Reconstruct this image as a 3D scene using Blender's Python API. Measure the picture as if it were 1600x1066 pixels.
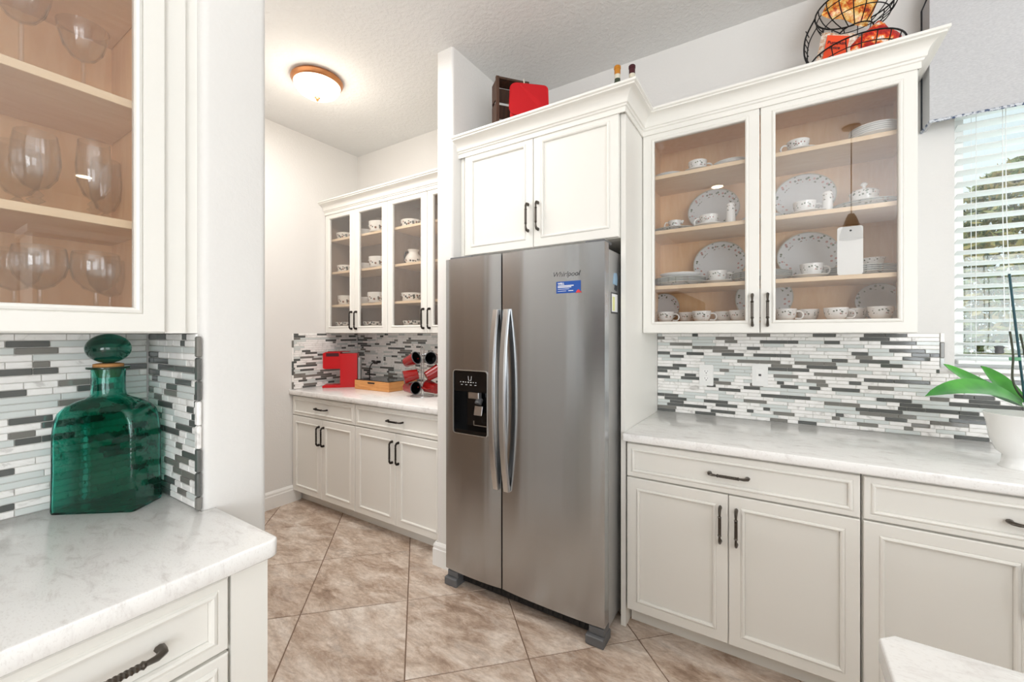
import bpy, bmesh, math, random
from mathutils import Vector, Matrix, Euler
R = math.radians
PI = math.pi
random.seed(7)
for o in list(bpy.data.objects): bpy.data.objects.remove(o)
sc = bpy.context.scene
C = sc.collection
# ------------------------------------------------------------------ camera
CAMZ = 1.37; YAW = 32.4; F = 654.0; HOR = 521.0
cd = bpy.data.cameras.new('camera'); cam = bpy.data.objects.new('camera', cd); C.objects.link(cam)
cam.location = (0, 0, CAMZ); cam.rotation_euler = (R(90), 0, R(YAW))
cd.sensor_width = 36; cd.lens = F / 1600 * 36; cd.shift_y = (HOR - 533) / 1600; cd.clip_start = 0.02
sc.camera = cam
# ------------------------------------------------------------------ view / world / lights
sc.view_settings.view_transform = 'Standard'; sc.view_settings.look = 'None'
sc.view_settings.gamma = 1; sc.view_settings.use_curve_mapping = False
sc.view_settings.exposure = 0.15
sc.cycles.transparent_max_bounces = 48; sc.cycles.max_bounces = 16; sc.cycles.transmission_bounces = 14; sc.cycles.diffuse_bounces = 6
w = bpy.data.worlds.new('world'); sc.world = w; w.use_nodes = True
bg = w.node_tree.nodes['Background']; bg.inputs[0].default_value = (0.86, 0.94, 1.0, 1); bg.inputs[1].default_value = 0.98

def area(name, loc, rot, sx, sy, power, col=(1, 1, 1), spread=180):
    l = bpy.data.lights.new(name, 'AREA'); l.shape = 'RECTANGLE'; l.size = sx; l.size_y = sy
    l.energy = power; l.color = col; l.spread = R(spread)
    o = bpy.data.objects.new(name, l); C.objects.link(o); o.location = loc; o.rotation_euler = rot
    return o
# added rear and side fills at unseen openings; last, daylight at the kitchen window
area('rear_fill_light', (3.05, -3.9, 1.4), (R(90), 0, 0), 2.6, 2.3, 132, (0.92, 0.965, 1))
area('side_fill_light', (4.5, -1.6, 1.45), (R(90), 0, R(90)), 2.1, 2.1, 50, (0.93, 0.97, 1))
area('kitchen_window_light', (1.32, 2.72, 1.85), (R(-90), 0, 0), 1.2, 1.2, 6, (0.93, 0.97, 1))
# added fills without fixtures: a floating uplight washing the ceiling, a pantry panel
area('ceiling_wash_fill', (1.5, -1.7, 2.0), (R(180), 0, 0), 3.4, 2.8, 84, (0.96, 0.98, 1))
area('pantry_fill_light', (-2.2, 1.15, 2.98), (0, 0, 0), 1.4, 0.7, 26, (1, 0.97, 0.94))

# ------------------------------------------------------------------ geometry of the view: pixel + a known plane -> world point
FV = Vector((-math.sin(R(YAW)), math.cos(R(YAW)), 0)); RV = Vector((math.cos(R(YAW)), math.sin(R(YAW)), 0))
def ray(px, py=HOR):
    d = FV + RV * ((px - 800) / F); d.z = (HOR - py) / F
    return d
def P(px, py, x=None, y=None, z=None, D=None):
    d = ray(px, py)
    if D is not None: t = D
    elif x is not None: t = x / d.x
    elif y is not None: t = y / d.y
    else: t = (z - CAMZ) / d.z
    return Vector((d.x * t, d.y * t, CAMZ + d.z * t))

# ------------------------------------------------------------------ materials
def s2l(c):
    return tuple(((v / 255) / 12.92 if v / 255 <= 0.04045 else ((v / 255 + 0.055) / 1.055) ** 2.4) for v in c) + (1,)
def mat(name, col, rough=0.5, metal=0, **kw):
    m = bpy.data.materials.new(name); m.use_nodes = True
    b = m.node_tree.nodes['Principled BSDF']
    b.inputs['Base Color'].default_value = s2l(col); b.inputs['Roughness'].default_value = rough
    b.inputs['Metallic'].default_value = metal
    for k, v in kw.items(): b.inputs[k.replace('_', ' ')].default_value = v
    return m
def N(m, t, **kw):
    n = m.node_tree.nodes.new(t)
    for k, v in kw.items():
        if k.startswith('i_'): n.inputs[k[2:].replace('_', ' ')].default_value = v
        else: setattr(n, k, v)
    return n
def L(m, a, b): m.node_tree.links.new(a, b)
def B(m): return m.node_tree.nodes['Principled BSDF']
def coords(m, scale=(1, 1, 1), per_object=False, kind='Object', rot=(0, 0, 0)):
    tc = N(m, 'ShaderNodeTexCoord'); mp = N(m, 'ShaderNodeMapping')
    mp.inputs['Scale'].default_value = scale; mp.inputs['Rotation'].default_value = rot
    L(m, tc.outputs[kind], mp.inputs['Vector'])
    if per_object:
        oi = N(m, 'ShaderNodeObjectInfo'); mu = N(m, 'ShaderNodeVectorMath', operation='SCALE'); mu.inputs[3].default_value = 37
        cb = N(m, 'ShaderNodeCombineXYZ')
        for k in range(3): L(m, oi.outputs['Random'], cb.inputs[k])
        L(m, cb.outputs[0], mu.inputs[0]); L(m, mu.outputs[0], mp.inputs['Location'])
    return mp.outputs[0]
def ramp(m, fac, stops):
    r = N(m, 'ShaderNodeValToRGB'); e = r.color_ramp.elements
    while len(e) < len(stops): e.new(0.5)
    for i, (p, c) in enumerate(stops): e[i].position = p; e[i].color = s2l(c)
    L(m, fac, r.inputs[0]); return r.outputs[0]
def noise(m, vec, scale, detail=4, rough=0.5, dist=0):
    n = N(m, 'ShaderNodeTexNoise'); n.inputs['Scale'].default_value = scale; n.inputs['Detail'].default_value = detail
    n.inputs['Roughness'].default_value = rough; n.inputs['Distortion'].default_value = dist
    L(m, vec, n.inputs['Vector']); return n.outputs['Fac']
def bump(m, h, strength, dist=0.01):
    b = N(m, 'ShaderNodeBump'); b.inputs['Strength'].default_value = strength; b.inputs['Distance'].default_value = dist
    L(m, h, b.inputs['Height']); L(m, b.outputs[0], B(m).inputs['Normal']); return b
def mixc(m, fac, a, b, mode='MIX'):
    x = N(m, 'ShaderNodeMix', data_type='RGBA', blend_type=mode)
    for k, v in ((0, fac), (6, a), (7, b)):
        if isinstance(v, (int, float)): x.inputs[k].default_value = v
        elif isinstance(v, tuple): x.inputs[k].default_value = v
        else: L(m, v, x.inputs[k])
    return x.outputs[2]

M = {}
M['cream'] = mat('cream_paint', (232, 230, 224), 0.42)
M['cream_panel'] = mat('cream_paint_panel', (229, 227, 221), 0.45)
m = M['wall'] = mat('wall_paint', (224, 222, 219), 0.8); v = coords(m, kind='Generated' if False else 'Object'); bump(m, noise(m, v, 90, 3), 0.25, 0.004)
m = M['ceil'] = mat('knockdown_ceiling', (226, 226, 225), 0.9); v = coords(m)
n1 = noise(m, v, 42, 4, 0.6); cr = ramp(m, n1, [(0.42, (0, 0, 0)), (0.6, (255, 255, 255))]); bump(m, cr, 0.4, 0.004)
M['trimw'] = mat('white_trim', (238, 238, 236), 0.35)
# floor tile
m = M['tile'] = mat('stone_tile', (170, 150, 130), 0.35)
v = coords(m, (1, 2.4, 1), True, rot=(0, 0, R(35)))
n1 = noise(m, v, 2.2, 10, 0.66, 0.9); n2 = noise(m, v, 5.5, 12, 0.78, 0.45); n3 = noise(m, v, 30, 6, 0.7)
c1 = ramp(m, n1, [(0.34, (140, 116, 98)), (0.44, (184, 162, 143)), (0.53, (208, 191, 175)), (0.66, (233, 225, 216))])
c2 = ramp(m, n2, [(0.37, (112, 88, 72)), (0.47, (184, 162, 145)), (0.57, (228, 216, 205))])
c = mixc(m, 0.45, c1, c2); c3 = ramp(m, n3, [(0.35, (150, 135, 122)), (0.6, (255, 255, 255))]); c = mixc(m, 0.3, c, c3, 'MULTIPLY')
L(m, c, B(m).inputs['Base Color']); bump(m, n2, 0.15, 0.003)
M['grout'] = mat('floor_grout', (122, 100, 84), 0.9)
# quartz
m = M['quartz'] = mat('white_quartz', (236, 235, 232), 0.16); v = coords(m, (1, 2.2, 1))
n1 = noise(m, v, 14, 8, 0.7, 0.6); n2 = noise(m, v, 160, 2)
c = ramp(m, n1, [(0.33, (222, 219, 216)), (0.42, (236, 234, 232)), (0.5, (243, 242, 240))]); c2 = ramp(m, n2, [(0.33, (232, 230, 228)), (0.42, (255, 255, 255))])
L(m, mixc(m, 0.4, c, c2, 'MULTIPLY'), B(m).inputs['Base Color'])
# mosaic
m = M['marble'] = mat('mosaic_marble', (240, 238, 235), 0.3); v = coords(m, (1, 1, 1), True)
c = ramp(m, noise(m, v, 14, 6, 0.6, 1.5), [(0.34, (208, 205, 202)), (0.42, (238, 236, 233)), (0.6, (246, 244, 242))]); L(m, c, B(m).inputs['Base Color'])
M['darkglass'] = mat('mosaic_dark_glass', (92, 94, 92), 0.08)
M['taupe'] = mat('mosaic_taupe_glass', (124, 122, 117), 0.1)
M['paleglass'] = mat('mosaic_pale_glass', (210, 215, 213), 0.1)
M['tgrout'] = mat('mosaic_grout', (206, 203, 198), 0.85)
# metals
def steel(name, col, rough, aniso):
    m = mat(name, col, rough, 1.0, Anisotropic=aniso, Anisotropic_Rotation=0.25)
    t = N(m, 'ShaderNodeTangent', direction_type='RADIAL', axis='Z'); L(m, t.outputs[0], B(m).inputs['Tangent'])
    v = coords(m, (2, 2, 260)); n = noise(m, v, 3, 3)
    r = N(m, 'ShaderNodeMapRange'); r.inputs[3].default_value = rough - 0.04; r.inputs[4].default_value = rough + 0.06
    L(m, n, r.inputs[0]); L(m, r.outputs[0], B(m).inputs['Roughness'])
    bp = bump(m, n, 0.03, 0.001)
    v2 = coords(m, (1, 1, .06)); n2 = noise(m, v2, 13, 1)
    b2 = N(m, 'ShaderNodeBump'); b2.inputs['Strength'].default_value = .55; b2.inputs['Distance'].default_value = .004
    L(m, n2, b2.inputs['Height']); L(m, b2.outputs[0], bp.inputs['Normal'])
    return m
M['steel'] = steel('brushed_stainless', (184, 187, 190), 0.22, 0.8)
M['steel_handle'] = mat('satin_steel', (205, 205, 205), 0.28, 1.0)
M['fridge_side'] = mat('grey_fridge_side', (170, 169, 167), 0.4, 0.35)
M['foot'] = mat('grey_plastic', (96, 97, 99), 0.5)
M['black'] = mat('black_gloss', (10, 10, 11), 0.12)
M['blackmatte'] = mat('black_matte', (18, 17, 17), 0.6)
M['pewter'] = mat('antique_pewter', (92, 86, 80), 0.3, 0.9)
M['bronze'] = mat('dark_bronze', (48, 42, 38), 0.35, 0.7)
M['copper'] = mat('copper_trim', (196, 134, 88), 0.3, 0.8)
# maple
def wood(name, a, b, sc_=(1, 1, 8), rough=0.45, axis_scale=6):
    m = mat(name, a, rough); v = coords(m, sc_)
    c = ramp(m, noise(m, v, axis_scale, 6, 0.6, 0.8), [(0.35, a), (0.65, b)]); L(m, c, B(m).inputs['Base Color']); return m
M['maple'] = wood('maple_lining', (226, 182, 132), (232, 194, 148), (6, 6, 1))
M['maple_shelf'] = wood('maple_shelf', (230, 200, 162), (236, 210, 176), (1, 6, 6))
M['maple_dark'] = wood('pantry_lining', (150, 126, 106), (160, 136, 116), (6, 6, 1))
M['bamboo'] = wood('bamboo', (190, 126, 68), (216, 158, 96), (1, 1, 10))
M['crate'] = wood('dark_crate_wood', (52, 34, 24), (84, 56, 38), (8, 8, 1), 0.7)
M['oak'] = wood('reflection_door_oak', (138, 116, 98), (158, 136, 116), (8, 8, 1), 0.5)
M['cork'] = mat('cork', (196, 140, 84), 0.8)
# glass
def thin_glass(name, tint, gain=1.0, rough=0.0):
    m = bpy.data.materials.new(name); m.use_nodes = True; nt = m.node_tree; nt.nodes.clear()
    out = nt.nodes.new('ShaderNodeOutputMaterial'); mx = nt.nodes.new('ShaderNodeMixShader')
    tr = nt.nodes.new('ShaderNodeBsdfTransparent'); tr.inputs[0].default_value = s2l(tint)
    gl = nt.nodes.new('ShaderNodeBsdfGlossy'); gl.inputs['Roughness'].default_value = rough
    fr = nt.nodes.new('ShaderNodeLayerWeight'); fr.inputs[0].default_value = 0.5   # Schlick's approximation, same from both faces
    pw = nt.nodes.new('ShaderNodeMath'); pw.operation = 'POWER'; pw.inputs[1].default_value = 5
    ml = nt.nodes.new('ShaderNodeMath'); ml.operation = 'MULTIPLY_ADD'; ml.inputs[1].default_value = 0.96; ml.inputs[2].default_value = 0.04
    L(m, fr.outputs['Facing'], pw.inputs[0]); L(m, pw.outputs[0], ml.inputs[0])
    mu = nt.nodes.new('ShaderNodeMath'); mu.operation = 'MULTIPLY'; mu.inputs[1].default_value = gain; mu.use_clamp = True
    L(m, ml.outputs[0], mu.inputs[0]); L(m, mu.outputs[0], mx.inputs[0]); L(m, tr.outputs[0], mx.inputs[1])
    L(m, gl.outputs[0], mx.inputs[2]); L(m, mx.outputs[0], out.inputs[0]); return m
M['pane'] = thin_glass('cabinet_glass', (252, 252, 252), 2.2)
M['winglass'] = thin_glass('window_glass', (248, 252, 250), 1.0)
M['crystal'] = thin_glass('crystal', (251, 251, 251), 1.5, 0.0)
m = M['green'] = mat('green_glass', (88, 204, 186), 0.03, 0, Transmission_Weight=1.0, IOR=1.45)
v = coords(m); bump(m, noise(m, v, 16, 3), 0.35, 0.01)
m = M['green_dark'] = mat('dark_green_glass', (24, 96, 78), 0.03, 0, Transmission_Weight=0.9, IOR=1.5)
# porcelain with floral band
def china(name, band, mode, base=(236, 235, 232), cols=((92, 104, 84), (176, 128, 122), (110, 112, 104)), scale=70, thr=0.34):
    m = mat(name, base, 0.14); tc = N(m, 'ShaderNodeTexCoord'); sp = N(m, 'ShaderNodeSeparateXYZ'); L(m, tc.outputs['Object'], sp.inputs[0])
    if mode == 'z': val = sp.outputs[2]
    else:
        cb = N(m, 'ShaderNodeCombineXYZ'); L(m, sp.outputs[0], cb.inputs[0]); L(m, sp.outputs[1], cb.inputs[1])
        ln = N(m, 'ShaderNodeVectorMath', operation='LENGTH'); L(m, cb.outputs[0], ln.inputs[0]); val = ln.outputs['Value']
    a = N(m, 'ShaderNodeMath', operation='GREATER_THAN'); L(m, val, a.inputs[0]); a.inputs[1].default_value = band[0]
    b = N(m, 'ShaderNodeMath', operation='LESS_THAN'); L(m, val, b.inputs[0]); b.inputs[1].default_value = band[1]
    ab = N(m, 'ShaderNodeMath', operation='MULTIPLY'); L(m, a.outputs[0], ab.inputs[0]); L(m, b.outputs[0], ab.inputs[1])
    vo = N(m, 'ShaderNodeTexVoronoi'); vo.inputs['Scale'].default_value = scale; L(m, tc.outputs['Object'], vo.inputs['Vector'])
    lt = N(m, 'ShaderNodeMath', operation='LESS_THAN'); L(m, vo.outputs['Distance'], lt.inputs[0]); lt.inputs[1].default_value = thr
    f = N(m, 'ShaderNodeMath', operation='MULTIPLY'); L(m, ab.outputs[0], f.inputs[0]); L(m, lt.outputs[0], f.inputs[1])
    sx = N(m, 'ShaderNodeSeparateXYZ'); L(m, vo.outputs['Color'], sx.inputs[0])
    cc = ramp(m, sx.outputs[0], [(0.0, cols[0]), (0.45, cols[0]), (0.5, cols[1]), (0.72, cols[1]), (0.75, cols[2])])
    c = mixc(m, f.outputs[0], s2l(base), cc)
    # thin line at the outer edge of the band
    e1 = N(m, 'ShaderNodeMath', operation='GREATER_THAN'); L(m, val, e1.inputs[0]); e1.inputs[1].default_value = band[1]
    c = mixc(m, e1.outputs[0], c, s2l((176, 176, 168)) if mode != 'z' else s2l(base))
    L(m, c, B(m).inputs['Base Color']); return m
M['cup'] = china('floral_cup', (0.030, 0.050), 'z', scale=90)
M['pot'] = china('floral_pot', (0.045, 0.075), 'z', scale=80)
M['shaker'] = china('floral_shaker', (0.062, 0.088), 'z', scale=90)
M['plate10'] = china('floral_dinner_plate', (0.086, 0.121), 'r', base=(206, 209, 212), scale=62)
M['plate7'] = china('floral_side_plate', (0.062, 0.086), 'r', base=(206, 209, 212), scale=70)
M['white'] = mat('white_porcelain', (238, 238, 236), 0.15)
M['casserole'] = china('cornflower_casserole', (0.016, 0.050), 'z', base=(232, 226, 216), cols=((60, 64, 50), (44, 46, 42), (130, 76, 46)), scale=48, thr=0.42)
M['red'] = mat('red_plastic', (184, 10, 20), 0.35); M['redmug'] = mat('red_glaze', (140, 22, 20), 0.15)
m = M['redcloth'] = mat('red_felt', (180, 6, 18), 0.9); v = coords(m); bump(m, noise(m, v, 300, 2), 0.3, 0.002)
m = M['linen'] = mat('grey_linen', (196, 196, 197), 0.9); v = coords(m, (1, 1, 5)); n = noise(m, v, 120, 3); bump(m, n, 0.3, 0.002)
L(m, ramp(m, n, [(0.3, (186, 186, 188)), (0.7, (204, 204, 205))]), B(m).inputs['Base Color'])
M['piping'] = mat('charcoal_piping', (60, 64, 72), 0.8)
m = M['braid'] = mat('blue_white_braid', (120, 130, 150), 0.9); v = coords(m)
L(m, ramp(m, noise(m, v, 90, 2), [(0.42, (70, 84, 112)), (0.55, (206, 210, 216))]), B(m).inputs['Base Color'])
M['wire'] = mat('black_wire', (22, 22, 24), 0.4, 0.4)
M['slat'] = mat('white_slat', (240, 243, 242), 0.4)
m = M['leaf'] = mat('orchid_leaf', (52, 140, 44), 0.3); v = coords(m)
L(m, ramp(m, noise(m, v, 9, 3), [(0.3, (34, 112, 32)), (0.7, (84, 172, 58))]), B(m).inputs['Base Color'])
M['stem'] = mat('brown_stem', (62, 66, 52), 0.6); M['stake'] = mat('teal_stake', (34, 74, 84), 0.4); M['moss'] = mat('moss', (120, 104, 80), 0.9)
M['clip'] = mat('green_clip', (96, 160, 120), 0.5)
def emit(name, col, st):
    m = mat(name, col, 0.3); b = B(m); b.inputs['Emission Color'].default_value = s2l(col); b.inputs['Emission Strength'].default_value = st; return m
M['lampglass'] = emit('lit_alabaster_glass', (255, 242, 222), 1.7)
M['downlight'] = emit('downlight_lens', (255, 240, 214), 12)
M['blue'] = mat('blue_sticker', (30, 78, 158), 0.4); M['inkwhite'] = mat('white_ink', (240, 240, 240), 0.5)
M['inkred'] = mat('red_ink', (206, 60, 60), 0.5); M['inkgrey'] = mat('grey_print', (70, 70, 72), 0.4)
M['magnet'] = mat('magnet_print', (150, 178, 200), 0.4); M['yellowpaper'] = mat('yellow_print', (226, 226, 160), 0.5)
m = M['candy'] = mat('candy_bag_mix', (220, 110, 40), 0.25); v = coords(m, (1, 1, 1), True)
L(m, ramp(m, noise(m, v, 34, 5, 0.7), [(0.36, (150, 44, 20)), (0.45, (214, 104, 30)), (0.54, (240, 188, 92)), (0.66, (250, 226, 170))]), B(m).inputs['Base Color'])
m = M['candy_pale'] = mat('candy_bag_clear', (226, 200, 176), 0.2); v = coords(m)
L(m, ramp(m, noise(m, v, 60, 4, 0.7), [(0.36, (190, 130, 90)), (0.5, (226, 206, 186)), (0.64, (240, 236, 230))]), B(m).inputs['Base Color'])
m = M['candy_red'] = mat('candy_bag_red', (190, 30, 20), 0.25); v = coords(m)
L(m, ramp(m, noise(m, v, 22, 4, 0.6), [(0.4, (160, 16, 16)), (0.5, (214, 50, 24)), (0.58, (244, 150, 60)), (0.64, (244, 240, 234))]), B(m).inputs['Base Color'])
M['orange'] = mat('orange_label', (232, 74, 28), 0.4)
M['wine_amber'] = mat('amber_foil', (190, 124, 34), 0.35); M['wine_maroon'] = mat('maroon_foil', (66, 16, 26), 0.4)
M['wine_glass'] = mat('bottle_glass', (58, 70, 52), 0.08); M['wine_label'] = mat('bottle_label', (214, 208, 190), 0.6)
m = M['foliage'] = mat('hedge_leaf', (90, 110, 60), 0.6); oi = N(m, 'ShaderNodeTexCoord')
L(m, ramp(m, noise(m, oi.outputs['Object'], 3.5, 5, 0.7), [(0.34, (96, 112, 72)), (0.47, (156, 168, 112)), (0.56, (206, 182, 112)), (0.7, (168, 150, 116))]), B(m).inputs['Base Color'])
M['grass'] = mat('lawn', (110, 130, 80), 0.9)

# ------------------------------------------------------------------ mesh helpers
class MB:
    def __init__(s): s.v = []; s.f = []; s.mi = []; s.m = 0; s.T = None
    def add(s, vs, fs):
        o = len(s.v)
        if s.T is not None: vs = [s.T @ Vector(p) for p in vs]
        s.v += [tuple(p) for p in vs]; s.f += [tuple(i + o for i in f) for f in fs]; s.mi += [s.m] * len(fs); return s
    def box(s, x0, x1, y0, y1, z0, z1):
        return s.add([(x0, y0, z0), (x1, y0, z0), (x1, y1, z0), (x0, y1, z0), (x0, y0, z1), (x1, y0, z1), (x1, y1, z1), (x0, y1, z1)],
                     [(0, 3, 2, 1), (4, 5, 6, 7), (0, 1, 5, 4), (1, 2, 6, 5), (2, 3, 7, 6), (3, 0, 4, 7)])
    def cbox(s, x0, x1, y0, y1, z0, z1, c=0.003):
        # box with all edges chamfered: 24 verts
        vs = []; idx = {}
        X = (x0, x1); Y = (y0, y1); Z = (z0, z1)
        for i in (0, 1):
            for j in (0, 1):
                for k in (0, 1):
                    sx = c if i == 0 else -c; sy = c if j == 0 else -c; sz = c if k == 0 else -c
                    for a in range(3):
                        idx[(i, j, k, a)] = len(vs)
                        vs.append((X[i] + (0 if a == 0 else sx), Y[j] + (0 if a == 1 else sy), Z[k] + (0 if a == 2 else sz)))
        fs = []
        for a in range(3):
            for q in (0, 1):
                loop = []
                for (p, r) in ((0, 0), (1, 0), (1, 1), (0, 1)):
                    key = [0, 0, 0]; key[a] = q; key[(a + 1) % 3] = p; key[(a + 2) % 3] = r; loop.append(idx[(*key, a)])
                fs.append(tuple(loop if q else loop[::-1]))
        for a in range(3):
            b, c2 = (a + 1) % 3, (a + 2) % 3
            for p in (0, 1):
                for r in (0, 1):
                    k0 = [0, 0, 0]; k1 = [0, 0, 0]; k0[a] = 0; k1[a] = 1
                    for k in (k0, k1): k[b] = p; k[c2] = r
                    fs.append((idx[(*k0, b)], idx[(*k0, c2)], idx[(*k1, c2)], idx[(*k1, b)]))
        for i in (0, 1):
            for j in (0, 1):
                for k in (0, 1): fs.append((idx[(i, j, k, 0)], idx[(i, j, k, 1)], idx[(i, j, k, 2)]))
        return s.add(vs, fs)
    def lathe(s, prof, seg=24, c=(0, 0, 0), cap0=True, cap1=True, sx=1, sy=1):
        vs = []; fs = []; n = len(prof)
        for r, z in prof:
            for k in range(seg):
                a = 2 * PI * k / seg; vs.append((c[0] + r * sx * math.cos(a), c[1] + r * sy * math.sin(a), c[2] + z))
        for i in range(n - 1):
            for k in range(seg):
                k2 = (k + 1) % seg; fs.append((i * seg + k, i * seg + k2, (i + 1) * seg + k2, (i + 1) * seg + k))
        if cap0: fs.append(tuple(range(seg))[::-1])
        if cap1: fs.append(tuple((n - 1) * seg + k for k in range(seg)))
        return s.add(vs, fs)
    def tube(s, pts, r, seg=8, closed=False, flat=1.0, twist=0.0, cap=True, up=None):
        pts = [Vector(p) for p in pts]; n = len(pts); rs = r if isinstance(r, (list, tuple)) else [r] * n
        vs = []; fs = []; ref = None
        for i in range(n):
            if closed: t = pts[(i + 1) % n] - pts[i - 1]
            else: t = pts[min(i + 1, n - 1)] - pts[max(i - 1, 0)]
            t.normalize()
            if ref is None:
                ref = Vector(up) if up else (Vector((0, 0, 1)) if abs(t.z) < 0.9 else Vector((1, 0, 0)))
            u = (ref - t * ref.dot(t)).normalized(); ref = u; w_ = t.cross(u)
            for k in range(seg):
                a = 2 * PI * k / seg + twist * i; vs.append(pts[i] + u * (rs[i] * math.cos(a)) + w_ * (rs[i] * flat * math.sin(a)))
        m_ = n if closed else n - 1
        for i in range(m_):
            j = (i + 1) % n
            for k in range(seg):
                k2 = (k + 1) % seg; fs.append((i * seg + k, i * seg + k2, j * seg + k2, j * seg + k))
        if not closed and cap: fs.append(tuple(range(seg))[::-1]); fs.append(tuple((n - 1) * seg + k for k in range(seg)))
        return s.add(vs, fs)
    def prism(s, poly, z0, z1, axis='z'):
        n = len(poly); vs = []
        for z in (z0, z1):
            for a, b in poly: vs.append((a, b, z) if axis == 'z' else ((a, z, b) if axis == 'y' else (z, a, b)))
        fs = [tuple(range(n))[::-1], tuple(range(n, 2 * n))] + [(i, (i + 1) % n, n + (i + 1) % n, n + i) for i in range(n)]
        return s.add(vs, fs)
    def rings(s, w_, h, rr, cap0=True, cap1=True):
        vs = []; fs = []
        for ins, y in rr: vs += [(ins, y, ins), (w_ - ins, y, ins), (w_ - ins, y, h - ins), (ins, y, h - ins)]
        for i in range(len(rr) - 1):
            for k in range(4): fs.append((i * 4 + k, i * 4 + (k + 1) % 4, i * 4 + 4 + (k + 1) % 4, i * 4 + 4 + k))
        if cap0: fs.append((0, 1, 2, 3))
        if cap1: b = (len(rr) - 1) * 4; fs.append((b, b + 1, b + 2, b + 3))
        return s.add(vs, fs)
    def mesh(s, name, mats, smooth=False, ang=40):
        me = bpy.data.meshes.new(name); me.from_pydata(s.v, [], s.f)
        for m_ in (mats if isinstance(mats, (list, tuple)) else [mats]): me.materials.append(m_)
        me.polygons.foreach_set('material_index', s.mi)
        bm = bmesh.new(); bm.from_mesh(me); bmesh.ops.recalc_face_normals(bm, faces=bm.faces)
        if smooth:
            for f in bm.faces: f.smooth = True
            for e in bm.edges:
                if len(e.link_faces) == 2 and e.calc_face_angle(0) > R(ang): e.smooth = False
        bm.to_mesh(me); bm.free(); return me
    def build(s, name, mats, parent=None, smooth=False, ang=40, loc=None, rot=None):
        return link(name, s.mesh(name, mats, smooth, ang), parent, loc, rot)
def link(name, me, parent=None, loc=None, rot=None):
    o = bpy.data.objects.new(name, me); C.objects.link(o)
    if parent: o.parent = parent
    if loc is not None: o.location = loc
    if rot is not None: o.rotation_euler = rot
    return o
def tag(o, label, cat, group=None):
    o['label'] = label; o['category'] = cat
    if group: o['group'] = group
    return o
def thing(name, label, cat, loc=(0, 0, 0), rz=0, group=None):
    o = bpy.data.objects.new(name, None); C.objects.link(o); o.location = loc; o.rotation_euler = (0, 0, rz); o.empty_display_size = 0.05
    return tag(o, label, cat, group)
def struct(o): o['kind'] = 'structure'; return o
def stuff(o): o['kind'] = 'stuff'; return o
def dup(root, loc, rz=0, label=None, group=None, rot=None):
    r = root.copy(); C.objects.link(r); r.location = loc; r.rotation_euler = rot if rot else (0, 0, rz)
    if label: r['label'] = label
    if group: r['group'] = group
    for ch in list(root.children):
        c_ = ch.copy(); C.objects.link(c_); c_.parent = r
        for g in list(ch.children):
            d = g.copy(); C.objects.link(d); d.parent = c_
    return r
class Kind:
    """first use moves the prototype, later uses copy it"""
    def __init__(s, root): s.root = root; s.used = False
    def put(s, loc, label, group=None, rz=0, rot=None):
        if not s.used:
            s.used = True; o = s.root; o.location = loc; o.rotation_euler = rot if rot else (0, 0, rz); o['label'] = label
            if group: o['group'] = group
            return o
        return dup(s.root, loc, rz, label, group, rot)
def arc(cx, cy, r, a0, a1, n):
    return [(cx + r * math.cos(R(a0 + (a1 - a0) * i / n)), cy + r * math.sin(R(a0 + (a1 - a0) * i / n))) for i in range(n + 1)]
def rrect(x0, x1, y0, y1, r, n=4):
    return arc(x1 - r, y1 - r, r, 0, 90, n) + arc(x0 + r, y1 - r, r, 90, 180, n) + arc(x0 + r, y0 + r, r, 180, 270, n) + arc(x1 - r, y0 + r, r, 270, 360, n)
def text(name, s, size, mat_, parent, loc, rot, ext=0.0004, shear=0, bold=0):
    cu = bpy.data.curves.new(name, 'FONT'); cu.body = s; cu.size = size; cu.extrude = ext; cu.shear = shear; cu.offset = bold; cu.resolution_u = 3
    t = bpy.data.objects.new(name, cu); C.objects.link(t)
    dg = bpy.context.evaluated_depsgraph_get(); me = bpy.data.meshes.new_from_object(t.evaluated_get(dg))
    bpy.data.objects.remove(t); me.materials.clear(); me.materials.append(mat_)
    return link(name, me, parent, loc, rot)

# ------------------------------------------------------------------ room dimensions
CEIL = 3.03; YB = 2.55; XP = -3.34; XL = -1.60; XR = 4.62; YR = -4.0
WX0, WX1, WZ0, WZ1 = 0.645, 2.05, 1.215, 2.55
# walls
b = MB()
b.box(XP - .12, WX0, YB, YB + .13, 0, CEIL + .05).box(WX1, XR + .12, YB, YB + .13, 0, CEIL + .05)
b.box(WX0, WX1, YB, YB + .13, 0, WZ0).box(WX0, WX1, YB, YB + .13, WZ1, CEIL + .05)
struct(b.build('wall_back', M['wall']))
struct(MB().box(XP - .12, XP, 0.48, YB, 0, CEIL + .05).build('wall_pantry', M['wall']))
p = rrect(XP - .12, -1.25, 0.482, 0.645, 0.018, 5)
struct(MB().prism(p, 0, CEIL + .05).build('wall_nook_end', M['wall'], smooth=True))
struct(MB().box(XL - .12, XL, YR, 0.482, 0, CEIL + .05).build('wall_left', M['wall']))
p = [(-1.585, YB), (-1.71, YB)] + arc(-1.71 + .018, 1.857 + .018, .018, 180, 270, 5) + arc(-1.585 - .018, 1.857 + .018, .018, 270, 360, 5)
struct(MB().prism(p, 0, CEIL + .05).build('wall_divider', M['wall'], smooth=True))
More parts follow.
